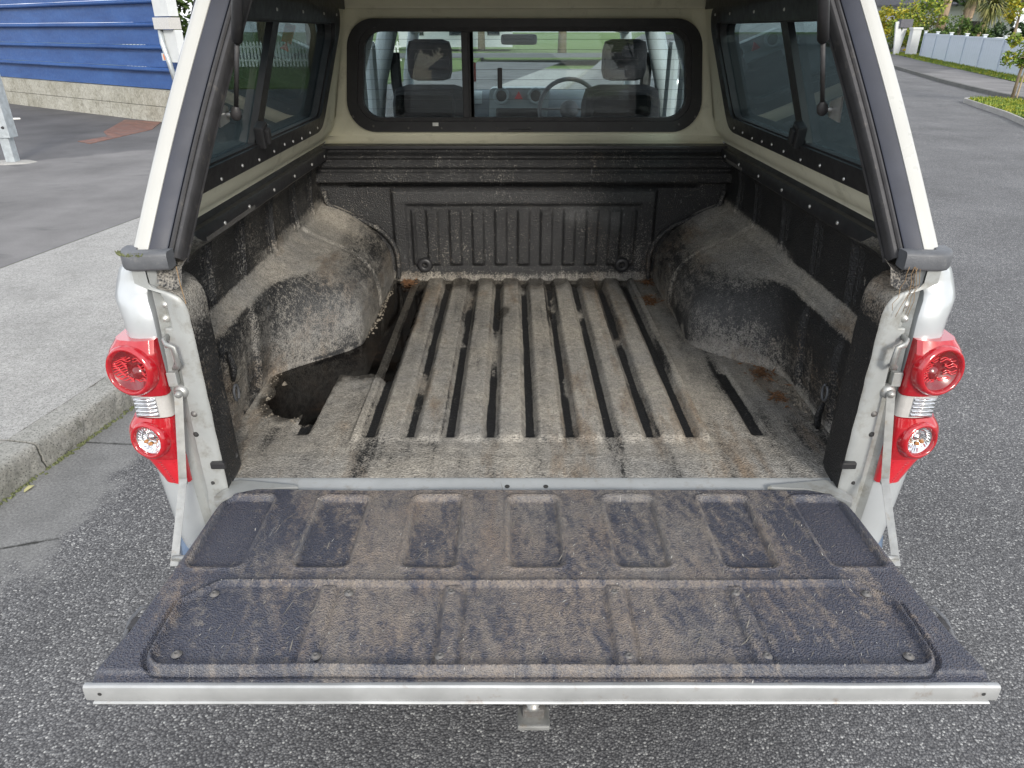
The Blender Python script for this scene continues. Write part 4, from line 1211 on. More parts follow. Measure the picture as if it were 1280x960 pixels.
# top edge of the gate: rounded metal lip across the rear
rows = []
for k in range(81):
    x = lerp(-.7245, .7245, k / 80); w = nz(x * 3, 4) * .0015 + nz(x * 13, 9) * .0007
    rows.append([(x, y_, z_ + w) for y_, z_ in ((-.526, .7755), (-.530, .7785), (-.5355, .7790), (-.5385, .7765), (-.5392, .772), (-.5396, .753), (-.538, .7485), (-.530, .747), (-.50, .747))])
g = G(); g.grid(rows); m = 9; g.f += [tuple(range(m)), tuple(80 * m + k for k in range(m))[::-1]]
lip = g.make("tailgate_lip", "lip_metal", TG, smooth=True, autos=35)
rows = [[(lerp(-.715, .715, k / 60), y_, z_ + nz(k * .15, 9) * .0012) for y_, z_ in ((-.510, .7462), (-.534, .7460), (-.5410, .7445), (-.5410, .7425), (-.534, .7415), (-.51, .7415))] for k in range(61)]
G().grid(rows).make("hem_flange", "lip_metal", TG, smooth=True)
rows = [[(lerp(-.712, .712, k / 40), y_, z_) for y_, z_ in ((-.51, .731), (-.531, .7305), (-.531, .7295), (-.51, .7290))] for k in range(41)]
for s in (-1, 1):
    G().revolve([(0, .0006), (.003, .0004), (.0034, 0)], ptmat((s * .700, -.5399, .764), (0, -1, 0)), 10).make("end_hole", "underbody", lip)
# liner screws
base = None
M = Matrix.Identity(4)
for (x, y) in [(-.590, -.338), (-.345, -.336), (-.158, -.334), (.140, -.334), (.362, -.336), (.600, -.338), (-.600, -.478), (-.370, -.482), (-.165, -.482), (.145, -.482), (.372, -.482), (.605, -.482)]:
    if base is None:
        base = G().revolve([(0, .0005), (.0018, .0005), (.002, .0028), (.0042, .0030), (.0060, .0018), (.0078, -.0005), (.0090, -.001)], M, 14).make("liner_screw", "screw_dull", TG, smooth=True); o = base
    else: o = dup(base, parent=TG)
    o.location = (x, y, TZ + .0015)
# side hooks below the gate's edges
for s in (-1, 1):
    G().tube([(s * .706, -.35, .765), (s * .722, -.352, .764), (s * .730, -.38, .760), (s * .722, -.42, .756)], .0045, 8, flat=.6).make("side_catch", "grey_plastic", TG, smooth=True)
    G().box(min(s * .71, s * .728), max(s * .71, s * .728), -.40, -.37, .745, .762, .003).make("catch_bracket", "rubber", TG)

# ---- rear sill between bed floor and gate
rows = [[(x, y_, z_) for y_, z_ in ((.050, .770), (.046, .7785), (.040, .7790), (.034, .7765), (.004, .771), (-.003, .768), (-.006, .760), (-.006, .70), (-.002, .62))] for x in [lerp(-.690, .690, k / 30) for k in range(31)]]
sill = G().grid(rows).make("rear_sill", "sill_paint", T, smooth=True, autos=40)
for x in (-.058, .030):
    G().revolve([(0, .0008), (.0050, .0006), (.0060, 0)], ptmat((x, .018, .7738), (0, -.18, 1)), 12).make("sill_hole", "underbody", sill)
# cream rubber corner tabs of the sill
for s in (-1, 1):
    g = G(); g.prism([(s * .690, -.004), (s * .700, .018), (s * .67, .030), (s * .54, .010), (s * .53, .003), (s * .61, -.004), (s * .655, -.020), (s * .678, -.045), (s * .693, -.060), (s * .705, -.035)] if s > 0 else
                     [(s * .690, -.004), (s * .700, .018), (s * .67, .030), (s * .54, .010), (s * .53, .003), (s * .61, -.004), (s * .655, -.020), (s * .678, -.045), (s * .693, -.060), (s * .705, -.035)][::-1],
                     lambda a, b: (a, b, .772), lambda a, b: (a, b, .7835)); g.make("corner_tab", "jamb_paint", T)

# ---- jambs either side of the gate opening
for s in (-1, 1):
    rows = []
    for k in range(61):
        z = lerp(.66, 1.297, k / 60); xi = jamb_in(z)
        xo = .762 + .006 * math.sin(z * 9)
        step = .010
        sg = lerp(xi, xo, .62)
        rows.append([(s * x, y_ , z) for x, y_ in ((xi + .016, .010), (xi + .004, .005), (xi + .001, .001), (xi + .008, -.004), (xi + .020, -.006), (sg - .004, -.005), (sg, .004), (sg + .006, .012), (xo - .014, .014), (xo - .006, .006), (xo - .002, .002), (xo, .02), (xo, .07))])
    g = G(); g.grid(rows)
    if s > 0: g.f = [f[::-1] for f in g.f]
    jb = g.make("tail_jamb", "jamb_paint", T, smooth=True, autos=50)
    for z, x, r_, c_ in ((1.215, .738, .006, "screw_metal"), (1.185, .745, .006, "screw_metal"), (1.075, .748, .0075, "screw_dull"), (.975, .722, .006, "screw_dull"), (.925, .728, .005, "underbody"), (.80, .715, .004, "underbody")):
        yy = .012 if x > .735 else -.004
        G().revolve([(0, .006), (r_ * .7, .0055), (r_, .002), (r_ * 1.35, .001), (r_ * 1.4, -.002)], ptmat((s * x, yy, z), (0, -1, 0)), 10).make("jamb_bolt", c_, jb, smooth=True)
    # black stop pad near the sill
    G().box(min(s * .676, s * .708), max(s * .676, s * .708), -.016, -.004, .842, .858, .003).make("stop_pad", "black_plastic", jb)
    # striker: bent U of steel strip with a plate
    g = G(); x0 = s * .728
    g.tube([(x0 + s * .016, .012, 1.150), (x0 + s * .014, -.020, 1.150), (x0 + s * .004, -.034, 1.147), (x0 - s * .010, -.036, 1.143), (x0 - s * .012, -.034, 1.105), (x0 - s * .004, -.030, 1.095), (x0 + s * .010, .008, 1.092)], .0045, 8, flat=1.6)
    g.make("striker", "zinc", jb, smooth=True)
    g = G(); g.box(x0 - .018, x0 + .018, .002, .012, 1.085, 1.168, .003); g.make("striker_plate", "jamb_paint", jb)
    g = G(); g.box(min(s*.742,s*.762), max(s*.742,s*.762), -.006, .010, 1.040, 1.072, .002); g.make("clip_plate", "jamb_paint", jb)
    # dark seal foot at the top of the jamb
    # stay strap: two flat links with a joint
    ba = Vector((s * .738, -.020, 1.030)); el = Vector((s * .752, -.060, .838)); en = Vector((s * .728, -.210, .738))
    def strapbar(a, b, w, nm, par, bend=0):
        d = (b - a).normalized(); sd = Vector((-s * .30, -.85, .30)); sd = (sd - d * sd.dot(d)).normalized(); nn = d.cross(sd)
        g = G(); rows = []
        for k in range(9):
            t = k / 8; p = a.lerp(b, t)
            rows.append([p + nn * w + sd * .0012, p - nn * w + sd * .0012, p - nn * w - sd * .0016, p + nn * w - sd * .0016])
        g.grid(rows, closed=True); g.f += [(0, 1, 2, 3), (32, 35, 34, 33)]
        return g.make(nm, "zinc", par)
    sp = strapbar(ba, el, .0080, "stay_strap", T)
    strapbar(el - Vector((s * .003, 0, -.01)), en, .0075, "lower_link", sp)
    for p in (ba, el):
        G().revolve([(0, .007), (.006, .006), (.0085, .001), (.0095, -.004)], ptmat(p, (-s * .3, -.85, .3)), 12).make("rivet", "zinc", sp, smooth=True)
    G().tube([en + Vector((s * .006, .012, .010)), en + Vector((-s * .04, .012, .012))], .006, 8).make("gate_pin", "zinc", sp, smooth=True)
    # dark cup washer at the upper bolt
    G().revolve([(0.004, .003), (.012, .002), (.015, -.003), (.016, -.014)], ptmat(ba + Vector((0, .008, 0)), (0, -1, .1)), 16).make("bolt_cup", "zinc", sp, smooth=True)

# ---- outer body side, corner panel
def body_x(z):
    return interp([(.45, .80), (.52, .825), (.62, .845), (.80, .856), (.95, .860), (1.05, .858), (1.12, .846), (1.15, .840), (1.185, .842), (1.22, .852), (1.25, .852), (1.275, .843), (1.294, .826), (1.303, .785)], z)
def inner_x(z):      # where the corner panel meets the jamb
    return interp([(.6, .762), (1.15, .762), (1.19, .762), (1.235, .772), (1.27, .768), (1.30, .765)], z)
for s in (-1, 1):
    zs = [lerp(.50, 1.303, k / 60) for k in range(61)]
    ysb = [.07, .02, .004, -.004, -.006, -.006]
    rows = []
    for z in zs:
        X = body_x(z); xi = inner_x(z)
        yb = interp([(.5, .015), (1.15, .0), (1.19, .002), (1.225, .012), (1.25, .03), (1.28, .034), (1.303, .036)], z) - .004
        row = [(s * xi, yb + .07, z), (s * xi, yb + .02, z), (s * (xi + .002), yb + .004, z), (s * (xi + .008), yb, z), (s * lerp(xi, X, .45), yb - .003, z), (s * lerp(xi, X, .68), yb + .001, z), (s * (X - .016), yb + .010, z), (s * (X - .005), yb + .024, z), (s * X, yb + .05, z), (s * (X + .004), .14, z)]
        for q in range(1, 37): row.append((s * (X + .004), .14 + 1.50 * q / 36, z))
        rows.append(row)
    g = G(); g.grid(rows)
    # wheel arch opening
    keep = []
    for f in g.f:
        c = sum((Vector(g.v[i]) for i in f), Vector()) / 4
        if math.hypot(c.y - 1.12, c.z - .42) > .44: keep.append(f if s > 0 else f[::-1])
    g.f = keep
    g.make("bed_side_panel", "silver_paint", T, smooth=True, autos=45)
    rows = []
    for k in range(33):
        a = R(-5 + 190 * k / 32); row = []
        for r_, x_ in ((.47, .862), (.455, .885), (.43, .89), (.415, .87), (.41, .78)):
            row.append((s * x_, 1.12 + math.cos(a) * r_, .42 + math.sin(a) * r_))
        rows.append(row)
    G().grid(rows).make("wheel_flare", "silver_paint", T, smooth=True)

# ---- tail lights
for s in (-1, 1):
    TL = empty("tail_light", (0, 0, 0), None, None); TL.parent = T
    def lamp_outer(z): return sum(lamp_outer0(z + q * .006) for q in (-2, -1, 0, 1, 2)) / 5
    def lamp_outer0(z):
        return interp([(.800, .826), (.83, .838), (.858, .848), (.875, .858), (.90, .868), (.923, .872), (.950, .868), (.972, .852), (.98, .848), (1.02, .852), (1.032, .862), (1.06, .869), (1.09, .873), (1.12, .868), (1.140, .858), (1.150, .846)], z)
    def lamp_y(z):
        return interp([(.80, -.012), (.86, -.018), (.90, -.026), (.95, -.026), (.975, -.018), (1.02, -.018), (1.05, -.026), (1.12, -.028), (1.15, -.016)], z)
    def shell(z0, z1, nm, mat, grow=0.0, inn=.764):
        rows = []
        n = max(4, int((z1 - z0) / .003))
        for k in range(n + 1):
            z = lerp(z0, z1, k / n); X = lamp_outer(z) + grow; yb = lamp_y(z) - grow
            xi = inn
            row = [(s * xi, .03, z), (s * xi, yb + .012, z), (s * (xi + .002), yb + .004, z), (s * (xi + .008), yb + .001, z)]
            for q in range(1, 29): row.append((s * lerp(xi + .008, X - .026, q / 28), yb - .004 * math.sin(q / 28 * math.pi), z))
            for q in range(1, 13):
                a = q / 12 * math.pi / 2; row.append((s * (X - .026 + .026 * math.sin(a)), yb + .026 * (1 - math.cos(a)), z))
            row += [(s * (X + .001), .05, z), (s * (X - .002), .11, z), (s * (X - .03), .14, z)]
            rows.append(row)
        g = G(); g.grid(rows); m = len(rows[0])
        kf = []
        for f in g.f:
            c = sum((Vector(g.v[i]) for i in f), Vector()) / 4
            if c.y < .02 and (math.hypot(abs(c.x) - .822, c.z - 1.088) < .047 or math.hypot(abs(c.x) - .821, c.z - .924) < .036): continue
            kf.append(f)
        g.f = kf + [tuple(range(m)), tuple(n * m + k for k in range(m))[::-1]]
        if s < 0: g.f = [f[::-1] for f in g.f]
        return g.make(nm, mat, TL, smooth=True, autos=50)
    shell(1.026, 1.149, "upper_red_lens", "red_lens")
    shell(.974, 1.0245, "reverse_lens", "milky_lens", -.002)
    shell(.872, .9725, "lower_red_lens", "red_lens")
    shell(.803, .8705, "corner_reflector", "red_reflector", -.002)
    # seam gasket
    # fluted clear insert in the reverse lens
    yb = lamp_y(1.0) - .001
    g = G()
    for q in range(5):
        zc = .982 + q * .0088
        g.tube([(s * .790, yb - .0025, zc), (s * .832, yb - .004, zc)], .0032, 8)
    g.make("reverse_flutes", "chrome", TL, smooth=True)
    g = G(); g.box(min(s * .788, s * .836), max(s * .788, s * .836), yb - .0015, yb + .004, .976, 1.022, .001); g.make("reverse_reflector", "rim_alloy", TL)
    # big round brake lens
    def round_unit(cx, cz, r, mat_rim, mat_dish, fl, nm):
        axis = Vector((s * .22, -1, .10)).normalized()
        M = ptmat((s * cx, lamp_y(cz) - .006, cz), axis)
        rim = G().revolve([(r + .009, -.018), (r + .0075, -.006), (r + .005, .000), (r + .001, .004), (r - .003, .003), (r - .004, -.003), (r - .008, -.010)], M, 48).make(nm, mat_rim, TL, smooth=True)
        # concave dish
        rows = []
        for i in range(13):
            q = 1 - i / 12; h = -.004 - .016 * (1 - q * q)
            rows.append((max(.0004, (r - .004) * q), h))
        G().revolve(rows, M, 48).make("dish", mat_dish, rim, smooth=True)
        return M, rim
    r_ = .047
    M, rim = round_unit(.822, 1.088, r_, "red_lens", "red_lens_deep", 1, "brake_lens")
    g = G()
    for k in range(-9, 10):
        v = k * .0046; hw_ = math.sqrt(max(0, (r_ - .007) ** 2 - v * v))
        if hw_ < .008: continue
        n_ = 10
        for a0, a1 in ((-hw_, -.012 if abs(v) < .016 else -.002), (.014 if abs(v) < .012 else .002, hw_)):
            if a1 - a0 < .006: continue
            if k % 3 == 0 and a0 > 0: continue
            g.tube([M @ Vector((lerp(a0, a1, q / n_), v + .0022 * math.sin(q / n_ * 9 + k), -.0025 - .012 * (1 - (abs(lerp(a0, a1, q / n_)) / r_) ** 2))) for q in range(n_ + 1)], .0016, 5)
    g.make("lens_flutes", "red_flute", rim, smooth=True)
    g = G(); g.revolve([(.0, .002), (.010, .0), (.016, -.006), (.018, -.014)], M @ Matrix.Translation((s * -.010, -.006, -.008)), 20); g.make("bulb_housing", "red_lens_deep", rim, smooth=True)
    G().revolve([(max(.0004, (r_ - .003) * math.sin(a)), .0045 + .003 * math.cos(a) ** 2) for a in [k / 8 * math.pi / 2 for k in range(9)]], M, 40).make("cover_glass", "lens_clear", rim, smooth=True)
    r_ = .036
    M, rim = round_unit(.821, .924, r_, "red_lens", "chrome", 1, "indicator_lens")
    g = G()
    for k in range(26):
        a = k / 26 * 2 * math.pi
        for rr_, hh in ((.029, -.008), (.021, -.014)):
            p = M @ Vector((math.cos(a) * rr_, math.sin(a) * rr_, hh))
            q = M @ Vector((math.cos(a + .16) * (rr_ - .006), math.sin(a + .16) * (rr_ - .006), hh - .003))
            g.tube([p, q], .0019, 5)
    g.make("facets", "chrome", rim)
    g = G(); g.revolve([(.0005, .010), (.006, .008), (.0095, .003), (.011, -.006), (.011, -.014)], M @ Matrix.Translation((s * -.006, .008, -.012)), 20); g.make("bulb_cap", "chrome", rim, smooth=True)
    g = G(); g.revolve([(.0005, .004), (.0035, .002), (.0045, -.004)], M @ Matrix.Translation((s * .006, -.013, -.012)), 10); g.revolve([(.0005, .004), (.003, .003), (.004, -.004)], M @ Matrix.Translation((s * .015, -.008, -.012)), 10); g.make("amber_bulb", "amber_bulb", rim, smooth=True)
    G().revolve([(max(.0004, (r_ - .003) * math.sin(a)), .0045 + .003 * math.cos(a) ** 2) for a in [k / 8 * math.pi / 2 for k in range(9)]], M, 40).make("cover_glass", "lens_clear", rim, smooth=True)
    g = G()
    for q in range(9):
        zc = .812 + q * .0062
        g.tube([(s * .782, lamp_y(zc) + .0005, zc), (s * (lamp_outer(zc) - .034), lamp_y(zc) + .0005, zc)], .0016, 5)
    g.make("reflector_ribs", "red_lens", TL, smooth=True)

# ---- bumper corners, tow bar, chassis, rear underside
for s in (-1, 1):
    g = G(); rows = []
    for k in range(13):
        z = lerp(.42, .60, k / 12); b = .02 * math.sin(k / 12 * math.pi)
        rows.append([(s * .64, -.03 - b, z), (s * .76, -.035 - b, z), (s * .82, -.01 - b, z), (s * (.86 + b * .5), .06, z), (s * (.87 + b * .5), .30, z)])
    rows.append([(s * .64, .03, .606), (s * .76, .03, .606), (s * .80, .04, .606), (s * .84, .08, .606), (s * .85, .30, .606)])
    g.grid(rows); g.make("bumper_corner", "bumper_paint", T, smooth=True)
G().box(-.62, .62, -.02, .06, .46, .60, .015).make("rear_crossmember", "underbody", T)
tb = G().box(-.026, .020, -.33, .10, .440, .468, .006).make("tow_tongue", "screw_dull", T)
G().box(-.036, .030, -.35, -.30, .430, .444, .004).make("tongue_plate", "zinc", tb)
G().revolve([(0, .030), (.010, .028), (.014, .020), (.014, .0), (.020, -.001)], Matrix.Translation((-.004, -.315, .468)), 16).make("tow_pin", "zinc", tb, smooth=True)
for s in (-1, 1):
    G().box(s * .45 - .05, s * .45 + .05, -.02, 4.9, .42, .56, .01).make("chassis_rail", "underbody", T)
G().box(-.78, .78, .08, 1.6, .70, .735).make("bed_underside", "underbody", T)
g = G(); g.box(-.20, .35, -.015, .30, .34, .50, .03); g.make("fuel_guard", "underbody", T)

# ---- wheels
def wheel(x, y, s):
    w = G().revolve([(.20, .09), (.24, .11), (.33, .11), (.355, .09), (.36, .04), (.36, -.06), (.345, -.11), (.24, -.12)], ptmat((x, y, .36), (s, 0, 0), (0, 1, 0)), 40).make("wheel", "tyre_rubber", T, autos=40)
    r_ = G(); M = ptmat((x, y, .36), (s, 0, 0), (0, 1, 0))
    r_.revolve([(.20, .095), (.205, .08), (.185, .03), (.06, .05), (.0, .055)], M, 40)
    for k in range(6):
        a = k / 6 * 2 * math.pi; r_.tube([M @ Vector((math.cos(a) * .04, math.sin(a) * .04, .065)), M @ Vector((math.cos(a) * .19, math.sin(a) * .19, .085))], .02, 6)
    r_.make("rim", "rim_alloy", w, autos=40)
for s in (-1, 1):
    wheel(s * .76, 1.12, s); wheel(s * .76, 4.15, s)

# ================================================================== CANOPY
def cx_(z):     # inner face of canopy side
    return interp([(1.312, .782), (1.335, .764), (1.36, .742), (1.40, .722), (1.77, .650)], z)
def lean(z): return .02 + (z - 1.31) * .62           # rear opening plane leans forward
CS = {}
# side shells (inner cream skin with window opening), outer white skin
def side_plane(s, off=0.0): return lambda y, z: (s * (cx_(z) + off), y, z)
win_o = [(.13, 1.398), (1.290, 1.398), (1.47, 1.765), (.36, 1.765)]
for s in (-1, 1):
    wo = roundpoly(win_o, [.03, .09, .06, .04], 8)
    outer = [(lean(1.365) + .045, 1.365), (1.58, 1.365), (1.58, 1.84), (lean(1.84) + .045, 1.84)]
    g = G(); ring(g, outer, wo, side_plane(s, .0), side_plane(s, .012)); g.make("canopy_side", "canopy_cream", T)
    # lower flare of the side, down to the rail
    rows = [[(s * x, y, z) for x, z in ((.7405, 1.3655), (.746, 1.352), (.757, 1.342), (.762, 1.334), (.770, 1.330), (.772, 1.318))] for y in (.085, .5, 1.0, 1.585)]
    G().grid(rows).make("canopy_flare", "canopy_cream", T, smooth=True)
    # outer skin
    rows = []
    for k in range(15):
        z = lerp(1.318, 1.80, k / 14)
        rows.append([(s * (interp([(1.318, .815), (1.34, .812), (1.76, .700), (1.80, .684)], z)), y, z) for y in (lean(z) + .035, 1.0, 1.66)])
    # outer skin kept clear of the window
    def outx(z): return interp([(1.318, .791), (1.76, .689), (1.84, .668)], z)
    g = G(); ring(g, [(lean(1.318) + .07, 1.318), (1.66, 1.318), (1.62, 1.84), (lean(1.84) + .07, 1.84)], wo, lambda y, z: (s * outx(z), y, z), lambda y, z: (s * (outx(z) - .01), y, z)); g.make("canopy_outer_skin", "canopy_white", T)
    # window: frame, glass, divider, latch, screws
    W = empty("side_window", (0, 0, 0), None, None); W.parent = T
    wi = roundpoly([(.20, 1.437), (1.262, 1.437), (1.415, 1.728), (.375, 1.728)], [.02, .055, .04, .02], 8)
    g = G(); ring(g, wo2 := roundpoly([(.115, 1.388), (1.303, 1.388), (1.487, 1.773), (.345, 1.773)], [.03, .095, .06, .04], 8), wi, side_plane(s, -.012), side_plane(s, .052)); g.make("frame", "black_plastic", W)
    # inner lip of the frame
    wj = [(lerp(p[0], .82, .012), lerp(p[1], 1.58, .03)) for p in wi]
    g = G(); ring(g, wi, wj, side_plane(s, .0), side_plane(s, .02)); g.make("gasket", "rubber", W)
    g = G(); g.prism(wi, side_plane(s, .024), side_plane(s, .028)); g.make("glass", "tinted_glass", W)
    yb0, yb1 = .640, .765
    g = G(); g.add([side_plane(s, o)(y, z) for o in (.004, .022) for y, z in ((yb0 - .035, 1.437), (yb0 + .018, 1.437), (yb1 + .018, 1.728), (yb1 - .035, 1.728))], [(0, 1, 2, 3), (7, 6, 5, 4), (0, 4, 5, 1), (1, 5, 6, 2), (2, 6, 7, 3), (3, 7, 4, 0)]); g.make("divider", "black_plastic", W)
    g = G(); M = ptmat((s * (cx_(1.46) - .010), .615, 1.462), (-s, 0, -.1), (0, 1, .4)); g.box(-.022, .018, -.030, .030, -.010, .016, .005, M); g.box(-.012, .008, -.020, .020, .014, .026, .004, M); g.make("latch", "black_plastic", W)
    scr = None
    for k, y in enumerate((.20, .33, .47, .60, .73, .83, .92, 1.02, 1.12, 1.22)):
        if scr is None: scr = G().revolve([(0, .003), (.0032, .0025), (.0046, .0)], Matrix.Identity(4), 10).make("screw", "screw_metal", W, smooth=True); o = scr
        else: o = dup(scr, parent=W)
        z = 1.404 + .004 * math.sin(y * 17); o.location = (s * (cx_(z) - .0125), y, z); o.rotation_euler = (0, R(-90 * s), 0)
    for k, y in enumerate((.45, .70, .95, 1.2, 1.38)):
        o = dup(scr, parent=W); z = 1.752; o.location = (s * (cx_(z) - .0125), y, z); o.rotation_euler = (0, R(-90 * s), 0)
    # rear opening frame corner bracket for the strut
    # dirt line etc come from the material
# front wall with window opening
FY = 1.60
fo = roundpoly([(-.682, 1.356), (.682, 1.356), (.642, 1.738), (-.642, 1.738)], .10, 10)
g = G(); ring(g, [(-.775, 1.335), (.775, 1.335), (.650, 1.80), (-.650, 1.80)], fo, lambda a, b: (a, FY, b), lambda a, b: (a, FY + .02, b)); g.make("canopy_front", "canopy_cream", T)
rows = [[(x, y, z) for y, z in ((FY, 1.336), (FY - .008, 1.322), (FY - .030, 1.314), (FY - .06, 1.312))] for x in (-.775, 0, .775)]
G().grid(rows).make("canopy_front_foot", "canopy_cream", T, smooth=True)
for s in (-1, 1):   # cove in the corner
    rows = []
    for z in [lerp(1.335, 1.80, k / 6) for k in range(7)]:
        X = cx_(z); rows.append([(s * (X - .045 + .045 * math.sin(a)), FY - .045 + .045 * math.cos(a) - .0, z) for a in [k / 6 * math.pi / 2 for k in range(7)]])
    G().grid(rows).make("corner_cove", "canopy_cream", T, smooth=True)
FW = empty("front_window", (0, 0, 0), None, None); FW.parent = T
f_in = roundpoly([(-.628, 1.402), (.628, 1.402), (.590, 1.700), (-.590, 1.700)], .065, 10)
f_mid = roundpoly([(-.648, 1.388), (.648, 1.388), (.610, 1.716), (-.610, 1.716)], .08, 10)
f_out = roundpoly([(-.690, 1.350), (.690, 1.350), (.650, 1.744), (-.650, 1.744)], .105, 10)
g = G(); ring(g, f_out, f_mid, lambda a, b: (a, FY - .014, b), lambda a, b: (a, FY + .03, b)); g.make("frame", "black_plastic", FW)
g = G(); ring(g, f_mid, f_in, lambda a, b: (a, FY - .004, b), lambda a, b: (a, FY + .028, b)); g.make("gasket", "rubber", FW)
g = G(); g.prism([p for p in f_in], lambda a, b: (a, FY + .014, b), lambda a, b: (a, FY + .018, b)); g.make("glass", "window_glass", FW)
for x0, x1, o in ((-.236, -.212, .0), (-.206, -.192, .004)):
    G().box(x0, x1, FY - .002 + o, FY + .012 + o, 1.402, 1.700, .002).make("sliding_bar", "black_plastic", FW)
G().box(-.212, -.192, FY + .002, FY + .004, 1.402, 1.700).make("bar_channel", "rubber", FW)
G().box(-.102, -.084, FY - .012, FY + .010, 1.506, 1.578, .003).make("slide_handle", "black_plastic", FW)
G().box(-.06, .03, FY - .022, FY - .010, 1.351, 1.360, .002).make("weep_tab", "rubber", FW)
G().box(-.355, -.332, FY - .0165, FY - .0135, 1.372, 1.385, .001).make("sticker", "litter_white", FW)
scr = None
for x in (-.66, -.585, -.45, -.32, -.19, -.105, .02, .29, .42, .60, .66):
    if scr is None: scr = G().revolve([(0, .003), (.0032, .0025), (.0046, .0)], Matrix.Identity(4), 10).make("screw", "screw_dull", FW, smooth=True); o = scr
    else: o = dup(scr, parent=FW)
    o.location = (x, FY - .0145, 1.365 + .05 * sst(.55, .7, abs(x))); o.rotation_euler = (R(90), 0, 0)
# roof: inner lining and outer skin, rises to the crown
def roofz(x, base): return base + .05 * (1 - (abs(x) / .66) ** 2.4) if abs(x) < .66 else base
rows = [[(x, y, roofz(x, 1.815 + (1.6 - y) * .05)) for x in [lerp(-.66, .66, i / 16) for i in range(17)]] for y in (.26, .7, 1.2, 1.62)]
G().grid(rows).make("roof_lining", "canopy_cream", T, smooth=True)
rows = [[(x * 1.05, y, roofz(x, 1.845 + (1.6 - y) * .05) + .012) for x in [lerp(-.66, .66, i / 16) for i in range(17)]] for y in (.25, .7, 1.2, 1.66)]
G().grid(rows).make("roof_skin", "canopy_white", T, smooth=True)
G().box(-.65, .65, 1.56, 1.60, 1.774, 1.86, .008).make("front_header", "canopy_cream", T)
for s in (-1, 1): 
    rows = [[(s * x, y, z) for x, z in ((.650, 1.772), (.648, 1.80), (.640, 1.83), (.60, 1.86))] for y in (.3, .8, 1.6)]
    G().grid(rows).make("roof_edge_trim", "black_plastic", T, smooth=True)
# rear opening frame, swept along the opening
def fpath(n1=26):
    pts = []
    # (x outer, z) left bottom -> top -> right bottom
    L = [(-.792, 1.322), (-.680, 1.800)]
    for k in range(n1): t = k / (n1 - 1); pts.append((lerp(L[0][0], L[1][0], t) - .006 * math.sin(t * math.pi), lerp(L[0][1], L[1][1], t)))
    for k in range(1, 9):
        a = k / 8 * R(76); pts.append((-.680 + .09 * (1 - math.cos(a)) + .020 * math.sin(a), 1.800 + .085 * math.sin(a)))
    mid = [(x, z) for x, z in pts]
    xe, ze = mid[-1]
    for k in range(1, 8): t = k / 8; x = lerp(xe, 0, t); mid.append((x, ze + .06 * (1 - (x / xe) ** 2)))
    return mid + [(0, ze + .06)] + [(-x, z) for x, z in reversed(mid)]
PTH = fpath()
def sweep(prof, nm, mat, parent=T, smooth=True, autos=40, path=PTH):
    """prof: (u inwards from outer edge, w towards the front)"""
    P = [Vector((x, lean(z) + 0.0, z)) for x, z in path]
    N = Vector((0, 1, -.62)).normalized()      # opening plane normal, pointing to the cab
    rows = []
    for i, p in enumerate(P):
        d = (P[min(i + 1, len(P) - 1)] - P[max(i - 1, 0)]).normalized()
        u = d.cross(N).normalized()
        if u.dot(Vector((0, .5, 1.3)) - p) < 0: u = -u
        rows.append([p + u * a + N * b for a, b in prof])
    g = G(); g.grid(rows); m = len(prof); n = len(P)
    g.f += [tuple(range(m)), tuple((n - 1) * m + k for k in range(m))[::-1]]
    return g.make(nm, mat, parent, smooth=smooth, autos=autos)
sweep([(.004, .10), (-.003, .06), (-.004, .03), (-.001, .012), (.006, .003), (.016, -.001), (.028, -.001), (.0345, .001), (.0355, .006), (.0355, .012)], "canopy_rear_rim", "canopy_white")
fr_ = sweep([(.0345, .010), (.0350, .003), (.036, .002), (.066, .006), (.0685, .008), (.069, .016)], "canopy_flange", "flange_navy")
sl = sweep([(.070, .022), (.070, .010), (.0725, .006), (.0765, .005), (.080, .008), (.0805, .016), (.0815, .016), (.0825, .006), (.0865, .002), (.0925, .002), (.0965, .007), (.097, .016), (.0985, .030)], "door_seal", "rubber")
sweep([(.098, .030), (.100, .026), (.1015, .032)], "inner_edge", "rubber")
